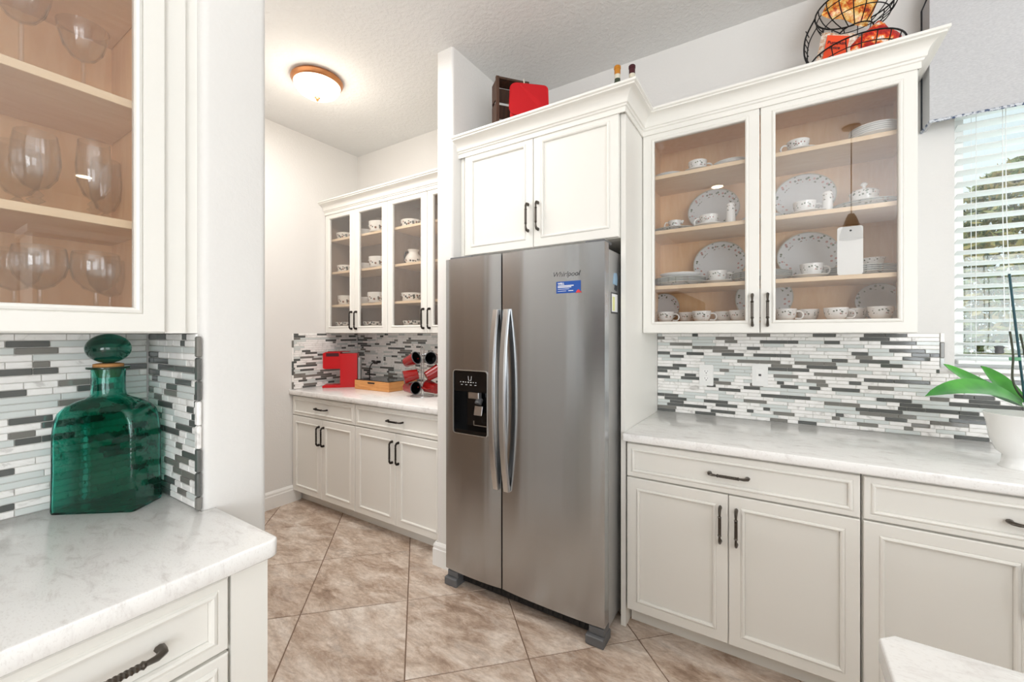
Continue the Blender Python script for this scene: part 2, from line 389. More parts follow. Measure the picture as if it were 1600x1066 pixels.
# right and rear walls, each with an unseen opening behind its added fill
b = MB(); b.box(XR, XR + .12, YR, -2.7, 0, CEIL + .05).box(XR, XR + .12, -0.5, YB, 0, CEIL + .05).box(XR, XR + .12, -2.7, -0.5, 0, .4).box(XR, XR + .12, -2.7, -0.5, 2.5, CEIL + .05)
struct(b.build('wall_right', M['wall']))
b = MB(); b.box(XL - .12, 1.75, YR - .12, YR, 0, CEIL + .05).box(4.35, XR + .12, YR - .12, YR, 0, CEIL + .05).box(1.75, 4.35, YR - .12, YR, 2.55, CEIL + .05)
struct(b.build('wall_rear', M['wall']))
b = MB(); b.box(XP - .12, XR + .12, 0.48, YB + .13, CEIL, CEIL + .1).box(XL - .12, XR + .12, YR - .12, 0.48, CEIL, CEIL + .1)
struct(b.build('ceiling', M['ceil']))
# floor: grout bed and diagonal tiles
fl = struct(MB().box(XP - .12, XR + .12, YR - .12, YB, -0.06, -0.003).build('floor', M['grout']))
H = 0.359; O = Vector((-1.603, 1.527)); g = 0.0035
tb = MB(); q = H - g * 1.0
def dia(b_, q, z0, z1, c=.002):
    vs = []
    for qq, z in ((q, z0), (q, z1 - c), (q - c, z1)):
        vs += [(qq, 0, z), (0, qq, z), (-qq, 0, z), (0, -qq, z)]
    b_.add(vs, [(3, 2, 1, 0), (8, 9, 10, 11)] + [(i * 4 + k, i * 4 + (k + 1) % 4, i * 4 + 4 + (k + 1) % 4, i * 4 + 4 + k) for i in (0, 1) for k in range(4)])
dia(tb, q, -0.006, 0.0); tile_me = tb.mesh('tile', M['tile'])
n_t = 0
for i in range(-12, 22):
    for j in range(-18, 12):
        if (i + j) % 2 == 0: continue
        cx, cy = O.x + i * H, O.y + j * H
        if cx < XP - .2 or cx > 2.6 or cy > YB + .1 or cy < -1.6: continue
        if cx < XL - .2 and cy < .45: continue
        t_ = link('tile', tile_me, fl, (cx, cy, 0)); n_t += 1
# the far part of the floor behind the camera, joined
b = MB()
for i in range(-12, 24):
    for j in range(-18, 12):
        if (i + j) % 2 == 0: continue
        cx, cy = O.x + i * H, O.y + j * H
        if (cx > 2.6 or cy < -1.6) and XL - .1 < cx < XR and YR < cy < YB:
            b.T = Matrix.Translation((cx, cy, 0)); dia(b, q, -.006, 0); b.T = None
stuff(b.build('far_tiles', M['tile'], fl))
# baseboards
def base_profile(t=.016, h=.135): return [(0, 0), (t, 0), (t, h * .72), (t * .8, h * .76), (t * .8, h * .88), (t * .35, h), (0, h)]
def sweep(b_, path, prof, closed=False):
    """plan path; profile offsets to the right-hand side of the direction of travel"""
    P2 = [Vector((x, y)) for x, y in path]; n = len(P2); cols = []
    for i in range(n):
        d0 = (P2[i] - P2[i - 1]).normalized() if i > 0 else None; d1 = (P2[i + 1] - P2[i]).normalized() if i < n - 1 else None
        n0 = Vector((d0.y, -d0.x)) if d0 else None; n1 = Vector((d1.y, -d1.x)) if d1 else None
        if n0 is None: nn = n1
        elif n1 is None: nn = n0
        else: nn = (n0 + n1) / (1 + n0.dot(n1))
        cols.append([(P2[i].x + nn.x * o, P2[i].y + nn.y * o, z) for o, z in prof])
    k = len(prof); vs = [p_ for c_ in cols for p_ in c_]; fs = []
    for i in range(n - 1):
        for j in range(k): fs.append((i * k + j, i * k + (j + 1) % k, (i + 1) * k + (j + 1) % k, (i + 1) * k + j))
    fs.append(tuple(range(k))); fs.append(tuple(range((n - 1) * k, n * k)))
    return b_.add(vs, fs)
b = MB(); sweep(b, [(XP, 0.645), (XP, 1.985)], base_profile()); struct(b.build('baseboard_pantry', M['trimw']))
b = MB(); sweep(b, [(-1.71, 1.99), (-1.71, 1.857), (-1.585, 1.857), (-1.585, 2.4)][::1], [(-o, z) for o, z in base_profile()] if False else base_profile())
struct(b.build('baseboard_divider', M['trimw']))
b = MB(); sweep(b, [(-1.25, .52), (-1.25, .645), (XP, .645)][::1], [(o, z) for o, z in base_profile()]); struct(b.build('baseboard_nook', M['trimw']))

# ------------------------------------------------------------------ handles
_hm = {}
def handle_mesh(Ln, mat_, twist=True):
    key = (Ln, mat_.name)
    if key in _hm: return _hm[key]
    b = MB(); h = Ln / 2; d = .027
    for s in (-1, 1):
        b.tube([(0, 0, s * (h - .006)), (0, -.010, s * (h - .006)), (0, -.019, s * (h - .007)), (0, -d, s * (h - .018)), (0, -d, s * (h - .034))], [.0095, .0088, .0082, .0072, .0055], 8, flat=.75)
        b.lathe([(0.001, -.006), (.0048, -.0042), (.0078, 0), (.0055, .0042), (.001, .006)], 10, (0, -d, s * (h - .038)))
    n = 44; L0 = h - .042
    b.tube([(0, -d, -L0 + 2 * L0 * i / n) for i in range(n + 1)], .0066, 4, twist=.33, up=(1, 0, 0))
    _hm[key] = b.mesh('handle', mat_, True, 50); return _hm[key]
def handle(parent, x, y, z, horizontal=False, Ln=.15, mat_=None):
    return link('handle', handle_mesh(Ln, mat_ or M['pewter']), parent, (x, y, z), (0, R(90) if horizontal else 0, 0))
# ------------------------------------------------------------------ doors
def door(parent, name, x, z, w_, h, glass=False, fw=.057, hs=None, hz=None, hl=.15, hm=None, drawer=False):
    """front at local y=0, back at y=.02"""
    if drawer: fw = .034
    rr = [(0, .0195), (0, .003), (.003, 0), (fw - .016, 0), (fw - .014, .0015), (fw - .011, -.003), (fw - .006, -.0045), (fw - .001, -.002), (fw + .001, .004), (fw + .001, .010)]
    b = MB()
    if glass:
        rr = [(fw + .001, .0195)] + rr; b.rings(w_, h, rr, False, False)
        b.f.append(tuple()) if False else None
        o = len(rr) - 1
        b.add([], []); 
        for k in range(4): b.f.append((k, (k + 1) % 4, o * 4 + (k + 1) % 4, o * 4 + k)); b.mi.append(0)
        f = b.build(name, M['cream'], parent, loc=(x, 0, z))
        MB().box(fw - .002 + .004, w_ - fw + .002 - .004, .008, .011, fw + .002, h - fw - .002).build('glass_pane', M['pane'], f)
    else:
        rr.append((fw + .001, .0195)); b.rings(w_, h, rr, False, False)
        o = len(rr) - 1
        for k in range(4): b.f.append((k, (k + 1) % 4, o * 4 + (k + 1) % 4, o * 4 + k)); b.mi.append(0)
        f = b.build(name, M['cream'], parent, loc=(x, 0, z))
        MB().box(fw + .0015, w_ - fw - .0015, .007, .014, fw + .0015, h - fw - .0015).build('panel', M['cream_panel'], f)
    if drawer: handle(f, w_ / 2, 0, h / 2, True, hl, hm)
    elif hs: handle(f, (w_ - .028) if hs == 'r' else .028, 0, hz, False, hl, hm)
    return f
def base_cabinet(label, loc, rz, w_, doors=2, depth=.626, drawers=None, hm=None, group=None):
    t = thing('base_cabinet', label, 'cabinet', loc, rz, group)
    b = MB(); b.box(0, w_, .021, depth, .10, .8745).box(.0, w_, .085, depth, 0, .10); b.build('body', M['cream'], t)
    g_ = .003
    if drawers:
        for z0, z1 in drawers: door(t, 'drawer', g_, z0, w_ - 2 * g_, z1 - z0, drawer=True, hm=hm)
        return t
    door(t, 'drawer', g_, .713, w_ - 2 * g_, .150, drawer=True, hm=hm)
    if doors == 2:
        dw = (w_ - 3 * g_) / 2
        door(t, 'door', g_, .097, dw, .609, hs='r', hz=.485, hm=hm); door(t, 'door', 2 * g_ + dw, .097, dw, .609, hs='l', hz=.485, hm=hm)
    return t
# right-hand run
base_cabinet('cream base cabinet with two doors right beside the refrigerator', (-.592, 1.92, 0), 0, .843)
base_cabinet('cream base cabinet below the orchid at the right edge', (.254, 1.92, 0), 0, .843)
base_cabinet('cream base cabinet past the orchid, cut off by the right edge', (1.10, 1.92, 0), 0, .843)
# pantry run
base_cabinet('pantry base cabinet in the corner below the red coffee maker', (-3.335, 1.92, 0), 0, .788, hm=M['bronze'])
base_cabinet('pantry base cabinet next to the wall end, below the mug tree', (-2.546, 1.92, 0), 0, .834, hm=M['bronze'])
# left counter cabinets (face +X)
DR = [(.097, .385), (.391, .706), (.713, .863)]
lb_ = base_cabinet('cream drawer cabinet under the counter with the green bottle', (-.965, .048, 0), R(90), .375, depth=.632, drawers=DR)
base_cabinet('cream drawer cabinet left of the green bottle, outside the frame', (-.965, -.80, 0), R(90), .845, depth=.632, drawers=DR)
MB().box(.378, .452, .003, .585, 0, .8745).build('filler_panel', M['cream'], lb_)

# ------------------------------------------------------------------ countertops
def counter(name, label, poly, z0=.876, z1=.914):
    """poly ccw; chamfered edges"""
    c = .004; n = len(poly)
    def inset(d):
        out = []
        for i in range(n):
            p0, p1, p2 = Vector(poly[i - 1]), Vector(poly[i]), Vector(poly[(i + 1) % n])
            d0 = (p1 - p0).normalized(); d1 = (p2 - p1).normalized(); n0 = Vector((-d0.y, d0.x)); n1 = Vector((-d1.y, d1.x))
            nn = (n0 + n1) / (1 + n0.dot(n1)); out.append(p1 + nn * d)
        return out
    b = MB(); vs = []
    for ins, z in ((c, z0), (0, z0 + c), (0, z1 - c), (c * .3, z1 - c * .3), (c, z1)): vs += [(p_.x, p_.y, z) for p_ in inset(ins)]
    fs = [tuple(range(n))[::-1], tuple(range(4 * n, 5 * n))] + [(i * n + k, i * n + (k + 1) % n, (i + 1) * n + (k + 1) % n, (i + 1) * n + k) for i in range(4) for k in range(n)]
    b.add(vs, fs); return tag(b.build(name, M['quartz'], smooth=True, ang=50), label, 'countertop')
counter('countertop', 'white quartz countertop to the right of the refrigerator', [(-.5985, 1.893), (1.96, 1.893), (1.96, YB - .001), (-.5985, YB - .001)])
counter('countertop', 'pantry quartz countertop carrying the red coffee maker', [(XP + .001, 1.893), (-1.712, 1.893), (-1.712, YB - .001), (XP + .001, YB - .001)])
counter('countertop', 'white quartz countertop carrying the green bottle', [(XL + .001, -.8), (-.937, -.8)] + arc(-.937 - .02, .512 - .02, .02, 0, 90, 5) + [(-1.247, .512), (-1.247, .4805), (XL + .001, .4805)])
counter('island_countertop', 'white quartz island top corner at the lower right', [(.128 + .02, .845), (.128, .845 - .02), (.128, -.62), (2.3, -.62), (2.3, .845)])
isl = thing('kitchen_island', 'cream island base beneath the island countertop', 'island', (0, 0, 0))
b = MB(); b.box(.40, 2.2, -.5, .60, .1, .8755).box(.46, 2.14, -.44, .54, 0, .1); b.build('body', M['cream'], isl)

# ------------------------------------------------------------------ upper glass cabinets
def upper_cabinet(label, loc, rz, w_, ndoors, h=1.045, depth=.328, shelves=(.247, .534, .820), lining=None, sides=None, glass=True, hz=.105, hm=None, dz=0, hl=.15, solid=False, filler=0, fill_side=0, shelf_m=None, divs=()):
    t = thing('wall_cabinet', label, 'cabinet', loc, rz)
    lin = lining or M['maple']; top = h + .07; th = .016
    if solid:
        MB().box(0, w_, .021, depth, 0, h + .01).build('body', M['cream'], t)
    else:
        b = MB(); y0 = .021
        b.box(0, th, y0, depth, 0, top).box(w_ - th, w_, y0, depth, 0, top).box(th, w_ - th, y0, depth, 0, .050).box(th, w_ - th, y0, depth, top - .018 - .05, top - .05).box(th, w_ - th, depth - .008, depth, .018, top - .068)
        b.box(th, w_ - th, y0, y0 + .016, h - .035, top - .068)
        b.build('body', M['cream'], t)
        b = MB(); e = .0015
        b.box(th, th + e, y0 + .002, depth - .008, .018, h).box(w_ - th - e, w_ - th, y0 + .002, depth - .008, .018, h)
        b.box(th + e, w_ - th - e, depth - .008 - e, depth - .008, .018, h + .0)
        b.box(th + e, w_ - th - e, y0 + .002, depth - .01, .0505, .052)
        b.box(th + e, w_ - th - e, y0 + .018, depth - .01, h - .002, h)
        for dx in divs: b.box(dx - .009, dx + .009, y0 + .001, depth - .01, .02, h)
        b.build('lining', lin, t)
        edges = [th + .002] + [e_ for dx in divs for e_ in (dx - .0095, dx + .0095)] + [w_ - th - .002]
        for z in shelves:
            for k in range(0, len(edges), 2):
                MB().cbox(edges[k], edges[k + 1], y0 + .012, depth - .0105, z - .019, z, .001).build('shelf', shelf_m or M['maple_shelf'], t)
    g_ = .002; dw = (w_ - 2 * g_ * ndoors) / ndoors
    for i in range(ndoors):
        hs = 'r' if i % 2 == 0 else 'l'
        door(t, 'door', g_ + i * (dw + 2 * g_), .002, dw, h - .002, glass=glass, hs=hs, hz=hz, hm=hm, hl=hl)
    return t
# shelf tops as world heights: 1.617, 1.904, 2.190 ; cabinet floor 1.39
YU = 2.215
upper_cabinet('wide two-door glass wall cabinet of floral china between refrigerator and window', (-.5975, YU, 1.37), 0, 1.0595, 2, depth=YB - YU - .001)
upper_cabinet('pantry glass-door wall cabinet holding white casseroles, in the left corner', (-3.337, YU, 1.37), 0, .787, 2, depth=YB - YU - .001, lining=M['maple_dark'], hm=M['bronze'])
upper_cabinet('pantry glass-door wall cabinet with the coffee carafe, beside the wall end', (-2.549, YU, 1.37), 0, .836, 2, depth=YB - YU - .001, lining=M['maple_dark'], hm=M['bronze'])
# left cabinet above the green bottle, faces +X; depth .345
lc = upper_cabinet('glass-door wall cabinet of crystal stemware above the green bottle', (-1.255, -.47, 1.37), R(90), .88, 2, depth=.344, shelves=(.265, .55, .82))
b = MB(); b.box(-1.28, -1.266, .4105, .452, 1.37, 2.43).box(-1.30, -1.277, .452, .4815, 1.37, 2.43); tag(b.build('filler_strip', M['cream']), 'cream filler strip between stemware cabinet and textured wall end', 'trim')
# over the fridge
t = upper_cabinet('solid two-door cream cabinet above the refrigerator with its tall side panel', (-1.543, 1.915, 1.82), 0, .918, 2, h=.597, depth=YB - 1.915 - .001, solid=True, glass=False, hz=.16, hl=.15)
MB().box(-.041, -.0005, .016, .6, -.001, .607).box(-.030, -.012, .010, .016, 0, .60).build('filler_strip', M['cream'], t)
MB().box(.921, .944, .020, .63, -1.82, .60).build('side_panel', M['cream'], t)
# top decks the objects above stand on
# crown
crown = [(0.0, 2.395), (.006, 2.395), (.006, 2.418), (.012, 2.421), (.014, 2.428), (.020, 2.431)] + [(.020 + .040 * (1 - math.cos(R(a))), 2.431 + .048 * math.sin(R(a))) for a in (15, 30, 45, 60, 75, 90)] + [(.064, 2.480), (.064, 2.486), (.072, 2.490), (.072, 2.500), (0.0, 2.500)]
def crown_thing(label, path, prof=crown):
    b = MB(); sweep(b, path, prof); return tag(b.build('crown_molding', M['cream'], smooth=True, ang=35), label, 'molding')
cm = crown_thing('stepped cream crown molding along the tops of refrigerator and china cabinets', [(-1.585, 1.914), (-.5975, 1.914), (-.5975, YU - .001), (.4625, YU - .001), (.4625, YB)])
# deck boards behind the crown
b = MB(); b.box(-1.583, -.60, 1.92, YB - .002, 2.4275, 2.44).box(-.60, .461, YU + .005, YB - .002, 2.4275, 2.44); b.build('top_deck', M['cream'], cm)
cp = crown_thing('cream crown molding along the top of the pantry wall cabinets', [(XP + .001, YU - .001), (-1.7115, YU - .001)])
MB().box(XP + .002, -1.7115, YU + .005, YB - .002, 2.4275, 2.44).build('top_deck', M['cream'], cp)
crown_thing('cream crown molding above the crystal stemware cabinet', [(-1.254, .482), (-1.254, -.47)][::-1])

# ------------------------------------------------------------------ mosaic backsplash
PITCH = .01745
_tm = {}
TM = ['marble', 'darkglass', 'paleglass', 'taupe']
def tile_mesh(ln, k):
    key = (round(ln, 4), k)
    if key not in _tm: _tm[key] = MB().cbox(.0007, ln - .0007, -.0065, -.001, .0007, PITCH - .0012, .0012).mesh('tile', M[TM[k]])
    return _tm[key]
def mosaic(label, loc, rz, Ln, z0, z1, singles, near, seed, cut=None, clip=None):
    """tiles over local x 0..Ln; cut(x0,x1,z) -> False leaves the tile out"""
    rnd = random.Random(seed)
    t = thing('tile_backsplash', label, 'backsplash', loc, rz)
    b = MB()
    tiles = []
    n = int(round((z1 - z0) / PITCH))
    for r in range(n):
        z = z0 + r * PITCH; Lr = clip(z) if clip else Ln; x = -rnd.choice([0, .02, .05, .08]); last = 0; band = rnd.random()
        while x < Lr:
            q = rnd.random()
            if last in (1, 3) and q < .2: k = last
            elif last in (1, 3): k = rnd.choice([0, 0, 2])
            else: k = 1 if q < .21 else 3 if q < .31 else 2 if q < .47 else 0
            ln = rnd.choice([.03, .045, .06, .06, .075] if k in (1, 3) and rnd.random() < .45 else [.075, .09, .105, .12] if k != 0 else [.045, .06, .075, .09, .105])
            x0, x1 = max(0, x), min(Lr, x + ln)
            if x1 - x0 > .008 and (cut is None or cut(x0, x1, z)): tiles.append((x0, round(x1 - x0, 4), z, k))
            x += ln; last = k
    tiles.sort(key=lambda q_: abs(q_[0] + q_[1] / 2 - near))
    zmin = min(q_[2] for q_ in tiles)
    for x0, ln, z, k in tiles[:singles]: link('tile', tile_mesh(ln, k), t, (x0, 0, z))
    if tiles[singles:]:
        s = MB()
        for x0, ln, z, k in tiles[singles:]:
            s.m = k; s.cbox(x0 + .0007, x0 + ln - .0007, -.0065, -.001, z + .0007, z + PITCH - .0012, .0012)
        stuff(s.build('small_tiles', [M[q_] for q_ in TM], t))
    return t, tiles
def grout_bed(t, boxes):
    b = MB()
    for x0, x1, z0, z1 in boxes: b.box(x0, x1, -.003, -.0003, z0, z1)
    b.build('grout_bed', M['tgrout'], t)
# right: from panel to beyond the plant; low zone under the window reaches only the sill
SILL = 1.205
LR = 1.9
t, tl = mosaic('grey and white strip mosaic backsplash right of the refrigerator', (-.598, YB - .0005, 0), 0, 2.0, .9155, 1.369, 300, .75, 3, clip=lambda z: 1.196 if z + PITCH > SILL + .006 else 2.0)
grout_bed(t, [(0, 1.196, .915, 1.369), (1.196, 2.0, .915, SILL - .002)])
b = MB(); s = 0
for i, (z0, z1, k) in enumerate([(1.222, 1.262, 'paleglass'), (1.263, 1.33, 'taupe'), (1.331, 1.372, 'marble')]):
    MB().cbox(1.1965, 1.2105, -.009, -.0003, z0, z1, .002).build('edge_tile', M[k], t)
# left wall (faces +X): local x runs along +Y
t, _ = mosaic('strip mosaic backsplash on the long wall behind the green bottle', (XL + .0005, -.8, 0), R(90), 1.273, .9155, 1.369, 240, 1.273, 11)
grout_bed(t, [(0, 1.273, .915, 1.369)])
t, _ = mosaic('short return of strip mosaic between green bottle and wall end', (XL + .008, .4815, 0), 0, .325, .9155, 1.369, 300, .1, 17)
grout_bed(t, [(0, .325, .915, 1.369)])
zz = .9155
for i, (hh, k) in enumerate([(.035, 'taupe'), (.062, 'darkglass'), (.061, 'darkglass'), (.06, 'marble'), (.063, 'marble'), (.052, 'darkglass'), (.06, 'darkglass'), (.055, 'taupe')]):
    MB().cbox(.3265, .3445, -.011, -.0003, zz, zz + hh - .0015, .003).build('edge_tile', M[k], t); zz += hh
# pantry
t, _ = mosaic('strip mosaic backsplash on the pantry back wall behind mugs and tray', (XP + .008, YB - .0005, 0), 0, 1.62, .9155, 1.369, 300, .8, 23)
grout_bed(t, [(0, 1.62, .915, 1.369)])
t, _ = mosaic('strip mosaic return on the pantry side wall behind the coffee maker', (XP + .0005, 1.93, 0), R(90), .613, .9155, 1.369, 300, .3, 29)
grout_bed(t, [(0, .613, .915, 1.369)])
zz = .9155
for i in range(8):
    MB().cbox(-.016, -.001, -.010, -.0003, zz, zz + .0555, .003).build('edge_tile', M[['taupe', 'marble', 'darkglass', 'darkglass', 'marble', 'marble', 'taupe', 'marble'][i]], t); zz += .0566
# outlets
def outlet(label, loc, kind, rz=0, cat='outlet'):
    t = thing('wall_outlet', label, cat, loc, rz)
    b = MB(); b.prism([(x, z) for x, z in rrect(-.036, .036, -.0575, .0575, .006)], 0, -.005, 'y'); b.build('cover_plate', M['white'], t)
    if kind == 'duplex':
        for s in (-1, 1):
            f = MB().prism([(x, z + s * .0195) for x, z in rrect(-.0165, .0165, -.014, .014, .008)], -.005, -.0065, 'y').build('socket', M['trimw'], t)
            q = MB(); q.box(-.008, -.006, -.0068, -.0064, s * .0195 - .002, s * .0195 + .007).box(.006, .008, -.0068, -.0064, s * .0195 - .001, s * .0195 + .006).box(-.0025, .0025, -.0068, -.0064, s * .0195 - .010, s * .0195 - .005)
            q.build('slots', M['inkgrey'], f)
    else:
        f = MB().prism([(x, z) for x, z in rrect(-.017, .017, -.033, .033, .002)], -.005, -.007, 'y').build('insert', M['trimw'], t)
        MB().box(-.006, .006, -.0075, -.0068, -.005, .006).build('jack', M['inkgrey'], f)
    MB().box(-.002, .002, -.0056, -.0048, -.002, .002).build('screw', M['steel_handle'], t)
    return t
q = P(1104, 586, y=YB); outlet('white duplex outlet on the right backsplash, nearer the refrigerator', (q.x, YB - .0072, q.z), 'duplex')
q = P(1187.5, 586, y=YB); outlet('white phone jack plate on the right backsplash, right of the outlet', (q.x, YB - .0072, q.z), 'jack', cat='wall plate')
q = P(596, 562, y=YB); outlet('white outlet in the pantry where the black cord plugs in', (q.x, YB - .0072, q.z), 'duplex')

# ------------------------------------------------------------------ refrigerator
fr = thing('refrigerator', 'stainless side-by-side refrigerator with curved handles and black water dispenser', 'refrigerator', (-1.087, 1.74, 0))
FW = .453; GX = -.084; ZB, ZT = .085, 1.772
def bulge(x, x0, x1): 
    u = (x - x0) / (x1 - x0) * 2 - 1; return -.010 * (1 - abs(u) ** 2.6)
def fdoor(name, x0, x1, hole=None):
    xs = [x0 + (x1 - x0) * i / 22 for i in range(23)]
    zs = [ZB, ZT]
    if hole: xs = sorted(set([x for x in xs if min(abs(x - hole[0]), abs(x - hole[1])) > .006] + [hole[0], hole[1]])); zs = [ZB, hole[2], hole[3], ZT]
    rad = .006; b = MB(); nx = len(xs); nz = len(zs); vs = []
    for z in zs:
        for x in xs: vs.append((x, .010 + bulge(x, x0, x1), z))
    fs = []
    for j in range(nz - 1):
        for i in range(nx - 1):
            if hole and hole[0] - 1e-5 <= xs[i] and xs[i + 1] <= hole[1] + 1e-5 and j == 1: continue
            fs.append((j * nx + i, j * nx + i + 1, (j + 1) * nx + i + 1, (j + 1) * nx + i))
    nb = len(vs)
    vs += [(x0, .062, ZB), (x1, .062, ZB), (x1, .062, ZT), (x0, .062, ZT)]
    top = (nz - 1) * nx
    fs.append((0, nb, nb + 3, top) if nz == 2 else tuple([0] + [nb, nb + 3] + [j * nx for j in range(nz - 1, 0, -1)]))
    r0 = [j * nx + nx - 1 for j in range(nz)]
    fs.append(tuple(r0 + [nb + 2, nb + 1]))
    fs.append(tuple(list(range(nx)) + [nb + 1, nb])); fs.append(tuple([top + i for i in range(nx)] + [nb + 2, nb + 3])); fs.append((nb, nb + 1, nb + 2, nb + 3))
    b.add(vs, fs); return b.build(name, M['steel'], fr, True, 30)
hole = (-.390, -.167, .838, 1.172)
dl = fdoor('door', -FW, GX - .004, hole); dr = fdoor('door', GX + .004, FW)
b = MB(); b.box(-FW + .012, FW - .012, .07, .74, .035, 1.752); b.build('body', M['fridge_side'], fr)
b = MB(); b.box(-FW + .02, FW - .02, .062, .07, .09, 1.745); b.build('door_gasket', M['blackmatte'], fr)
b = MB(); b.cbox(-FW + .01, -FW + .16, .03, .13, 1.7735, 1.787, .003).cbox(FW - .10, FW - .01, .03, .13, 1.7735, 1.787, .003); b.build('hinge_cover', M['foot'], fr)
b = MB(); b.box(-FW + .09, FW - .09, .05, .07, .02, .078)
for i in range(26): b.box(-.34 + i * .027, -.33 + i * .027, .045, .05, .03, .07)
b.build('toe_grille', M['blackmatte'], fr)
for s in (-1, 1):
    xa, xb = (-FW, -FW + .085) if s < 0 else (FW - .085, FW)
    b = MB(); b.cbox(xa, xb, -.006, .09, 0, .042, .004).cbox(xa + .01, xb - .004, .012, .08, .0425, .075, .003); b.build('foot_cover', M['foot'], fr)
# handles
def fhandle(x):
    n = 20; z0, z1 = .585, 1.49; b = MB(); vs = []; fs = []
    for i in range(n + 1):
        u = i / n * 2 - 1; z = z0 + (z1 - z0) * i / n; y = -.006 - .044 * (1 - abs(u) ** 2.2); th = .012
        hw = .0165
        vs += [(x - hw, y, z), (x - hw + .004, y - .005, z), (x + hw - .004, y - .005, z), (x + hw, y, z), (x + hw, y + th, z), (x - hw, y + th, z)]
    for i in range(n):
        for k in range(6): fs.append((i * 6 + k, i * 6 + (k + 1) % 6, i * 6 + 6 + (k + 1) % 6, i * 6 + 6 + k))
    fs += [(0, 1, 2, 3, 4, 5), tuple(range(n * 6, n * 6 + 6))]
    b.add(vs, fs)
    for z in (z0 + .012, z1 - .012): b.box(x - .012, x + .012, -.004, .014, z - .012, z + .012)
    return b
h_ = fhandle(-.111).build('handle', M['steel_handle'], dl, True, 40); h_ = fhandle(-.047).build('handle', M['steel_handle'], dr, True, 40)
# dispenser
dp = MB()
hx0, hx1, hz0, hz1 = hole; yf = -.0005
dp.box(hx0 + .001, hx1 - .001, .055, .06, hz0 + .001, hz1 - .001).box(hx0 + .001, hx0 + .006, .0, .055, hz0 + .001, hz1 - .001).box(hx1 - .006, hx1 - .001, .0, .055, hz0 + .001, hz1 - .001)
dp.box(hx0 + .006, hx1 - .006, .0, .055, hz0 + .001, hz0 + .02).box(hx0 + .006, hx1 - .006, .001, .055, hz1 - .11, hz1 - .001)
dispenser = dp.build('dispenser', M['black'], dl)
# steel rim around the dispenser
b = MB(); rr_o = rrect(hx0 - .004, hx1 + .004, hz0 - .004, hz1 + .004, .018, 5); rr_i = rrect(hx0 + .0005, hx1 - .0005, hz0 + .0005, hz1 - .0005, .014, 5)
n_ = len(rr_o); vs = [(x, -.0025, z) for x, z in rr_o] + [(x, -.0035, z) for x, z in rr_i] + [(x, .012, z) for x, z in rr_i] + [(x, .012, z) for x, z in rr_o]
b.add(vs, [(a * n_ + k, a * n_ + (k + 1) % n_, ((a + 1) % 4) * n_ + (k + 1) % n_, ((a + 1) % 4) * n_ + k) for a in range(4) for k in range(n_)])
b.build('dispenser_rim', M['steel_handle'], dl, True)
cxm = (hx0 + hx1) / 2
MB().cbox(hx0 + .088, hx0 + .158, .012, .04, hz1 - .148, hz1 - .112, .003).build('ice_chute', M['steel_handle'], dl)
MB().tube([(cxm + .03, .045, hz1 - .150), (cxm + .03, .03, hz1 - .175)], .02, 10).build('nozzle', M['foot'], dl)
b = MB(); b.T = Matrix.Translation((cxm + .036, .026, hz1 - .20)) @ Matrix.Rotation(R(-12), 4, 'X'); b.cbox(-.026, .026, -.003, .003, -.035, .014, .002); b.build('water_paddle', M['steel_handle'], dl)
b = MB(); b.box(hx0 + .12, hx1 - .01, .018, .02, hz0 + .045, hz0 + .049).box(hx0 + .12, hx0 + .124, .018, .02, hz0 + .045, hz0 + .07); b.build('drip_tray_edge', M['steel_handle'], dl)
b = MB()
rn = random.Random(4)
for i in range(7): b.box(hx0 + .045 + i * .017, hx0 + .045 + i * .017 + rn.choice([.005, .008]), -.0002, .001, hz1 - .062, hz1 - .0585)
for i in range(4): b.box(hx0 + .05 + i * .03, hx0 + .062 + i * .03, -.0002, .001, hz1 - .075, hz1 - .073)
b.tube([(cxm - .013, .0002, hz1 - .028), (cxm - .010, .0002, hz1 - .050), (cxm + .006, .0002, hz1 - .050), (cxm + .009, .0002, hz1 - .028)], .001, 6)
b.build('control_markings', M['inkwhite'], dl)
# brand text and sticker, magnets
text('logo', 'Whirlpool', .032, M['inkgrey'], dr, (.205, .0005, 1.618 + .012), (R(90), 0, 0), .0006, .3)
st = MB().box(.225, .345, -.0008, .0012, 1.553, 1.607).build('energy_sticker', M['blue'], dr)
text('sticker_text', 'WELL', .013, M['inkwhite'], st, (.233, -.0012, 1.5925), (R(90), 0, 0), .0002, 0, .0004)
b = MB()
for z, x1 in ((1.585, .312), (1.5785, .30), (1.571, .29), (1.562, .275)): b.box(.233, x1, -.0013, -.0008, z, z + (.0035 if z > 1.575 else .0015))
b.box(.286, .31, -.0013, -.0008, 1.562, 1.5645); b.build('print_lines', M['inkwhite'], st)
MB().prism([(.322, 1.5525), (.350, 1.5525), (.346, 1.558), (.336, 1.568), (.328, 1.563)], -.0013, -.0006, 'y').build('red_corner_mark', M['inkred'], st)
sx = FW - .012
b = MB(); b.box(sx, sx + .002, .125, .215, 1.462, 1.56); cpan = b.build('note_frame', M['inkgrey'], None); cpan.location = fr.location
tag(cpan, 'small framed note stuck on the side of the refrigerator', 'note')
b = MB(); b.box(sx + .0021, sx + .003, .130, .210, 1.470, 1.553); b.build('note_paper', M['inkwhite'], cpan)
MB().box(sx + .0031, sx + .0036, .138, .17, 1.475, 1.54).build('print_block', M['yellowpaper'], cpan)
b = MB(); b.prism([(.15, 1.60), (.20, 1.595), (.21, 1.63), (.195, 1.655), (.165, 1.65)], sx, sx + .004, 'x'); mg = b.build('fridge_magnet', M['magnet']); mg.location = fr.location
tag(mg, 'blue picture magnet on the side of the refrigerator above the note', 'magnet')
MB().prism([(.17, 1.575), (.20, 1.57), (.205, 1.597), (.18, 1.598)], sx, sx + .0035, 'x').build('magnet_print', M['inkgrey'], mg)

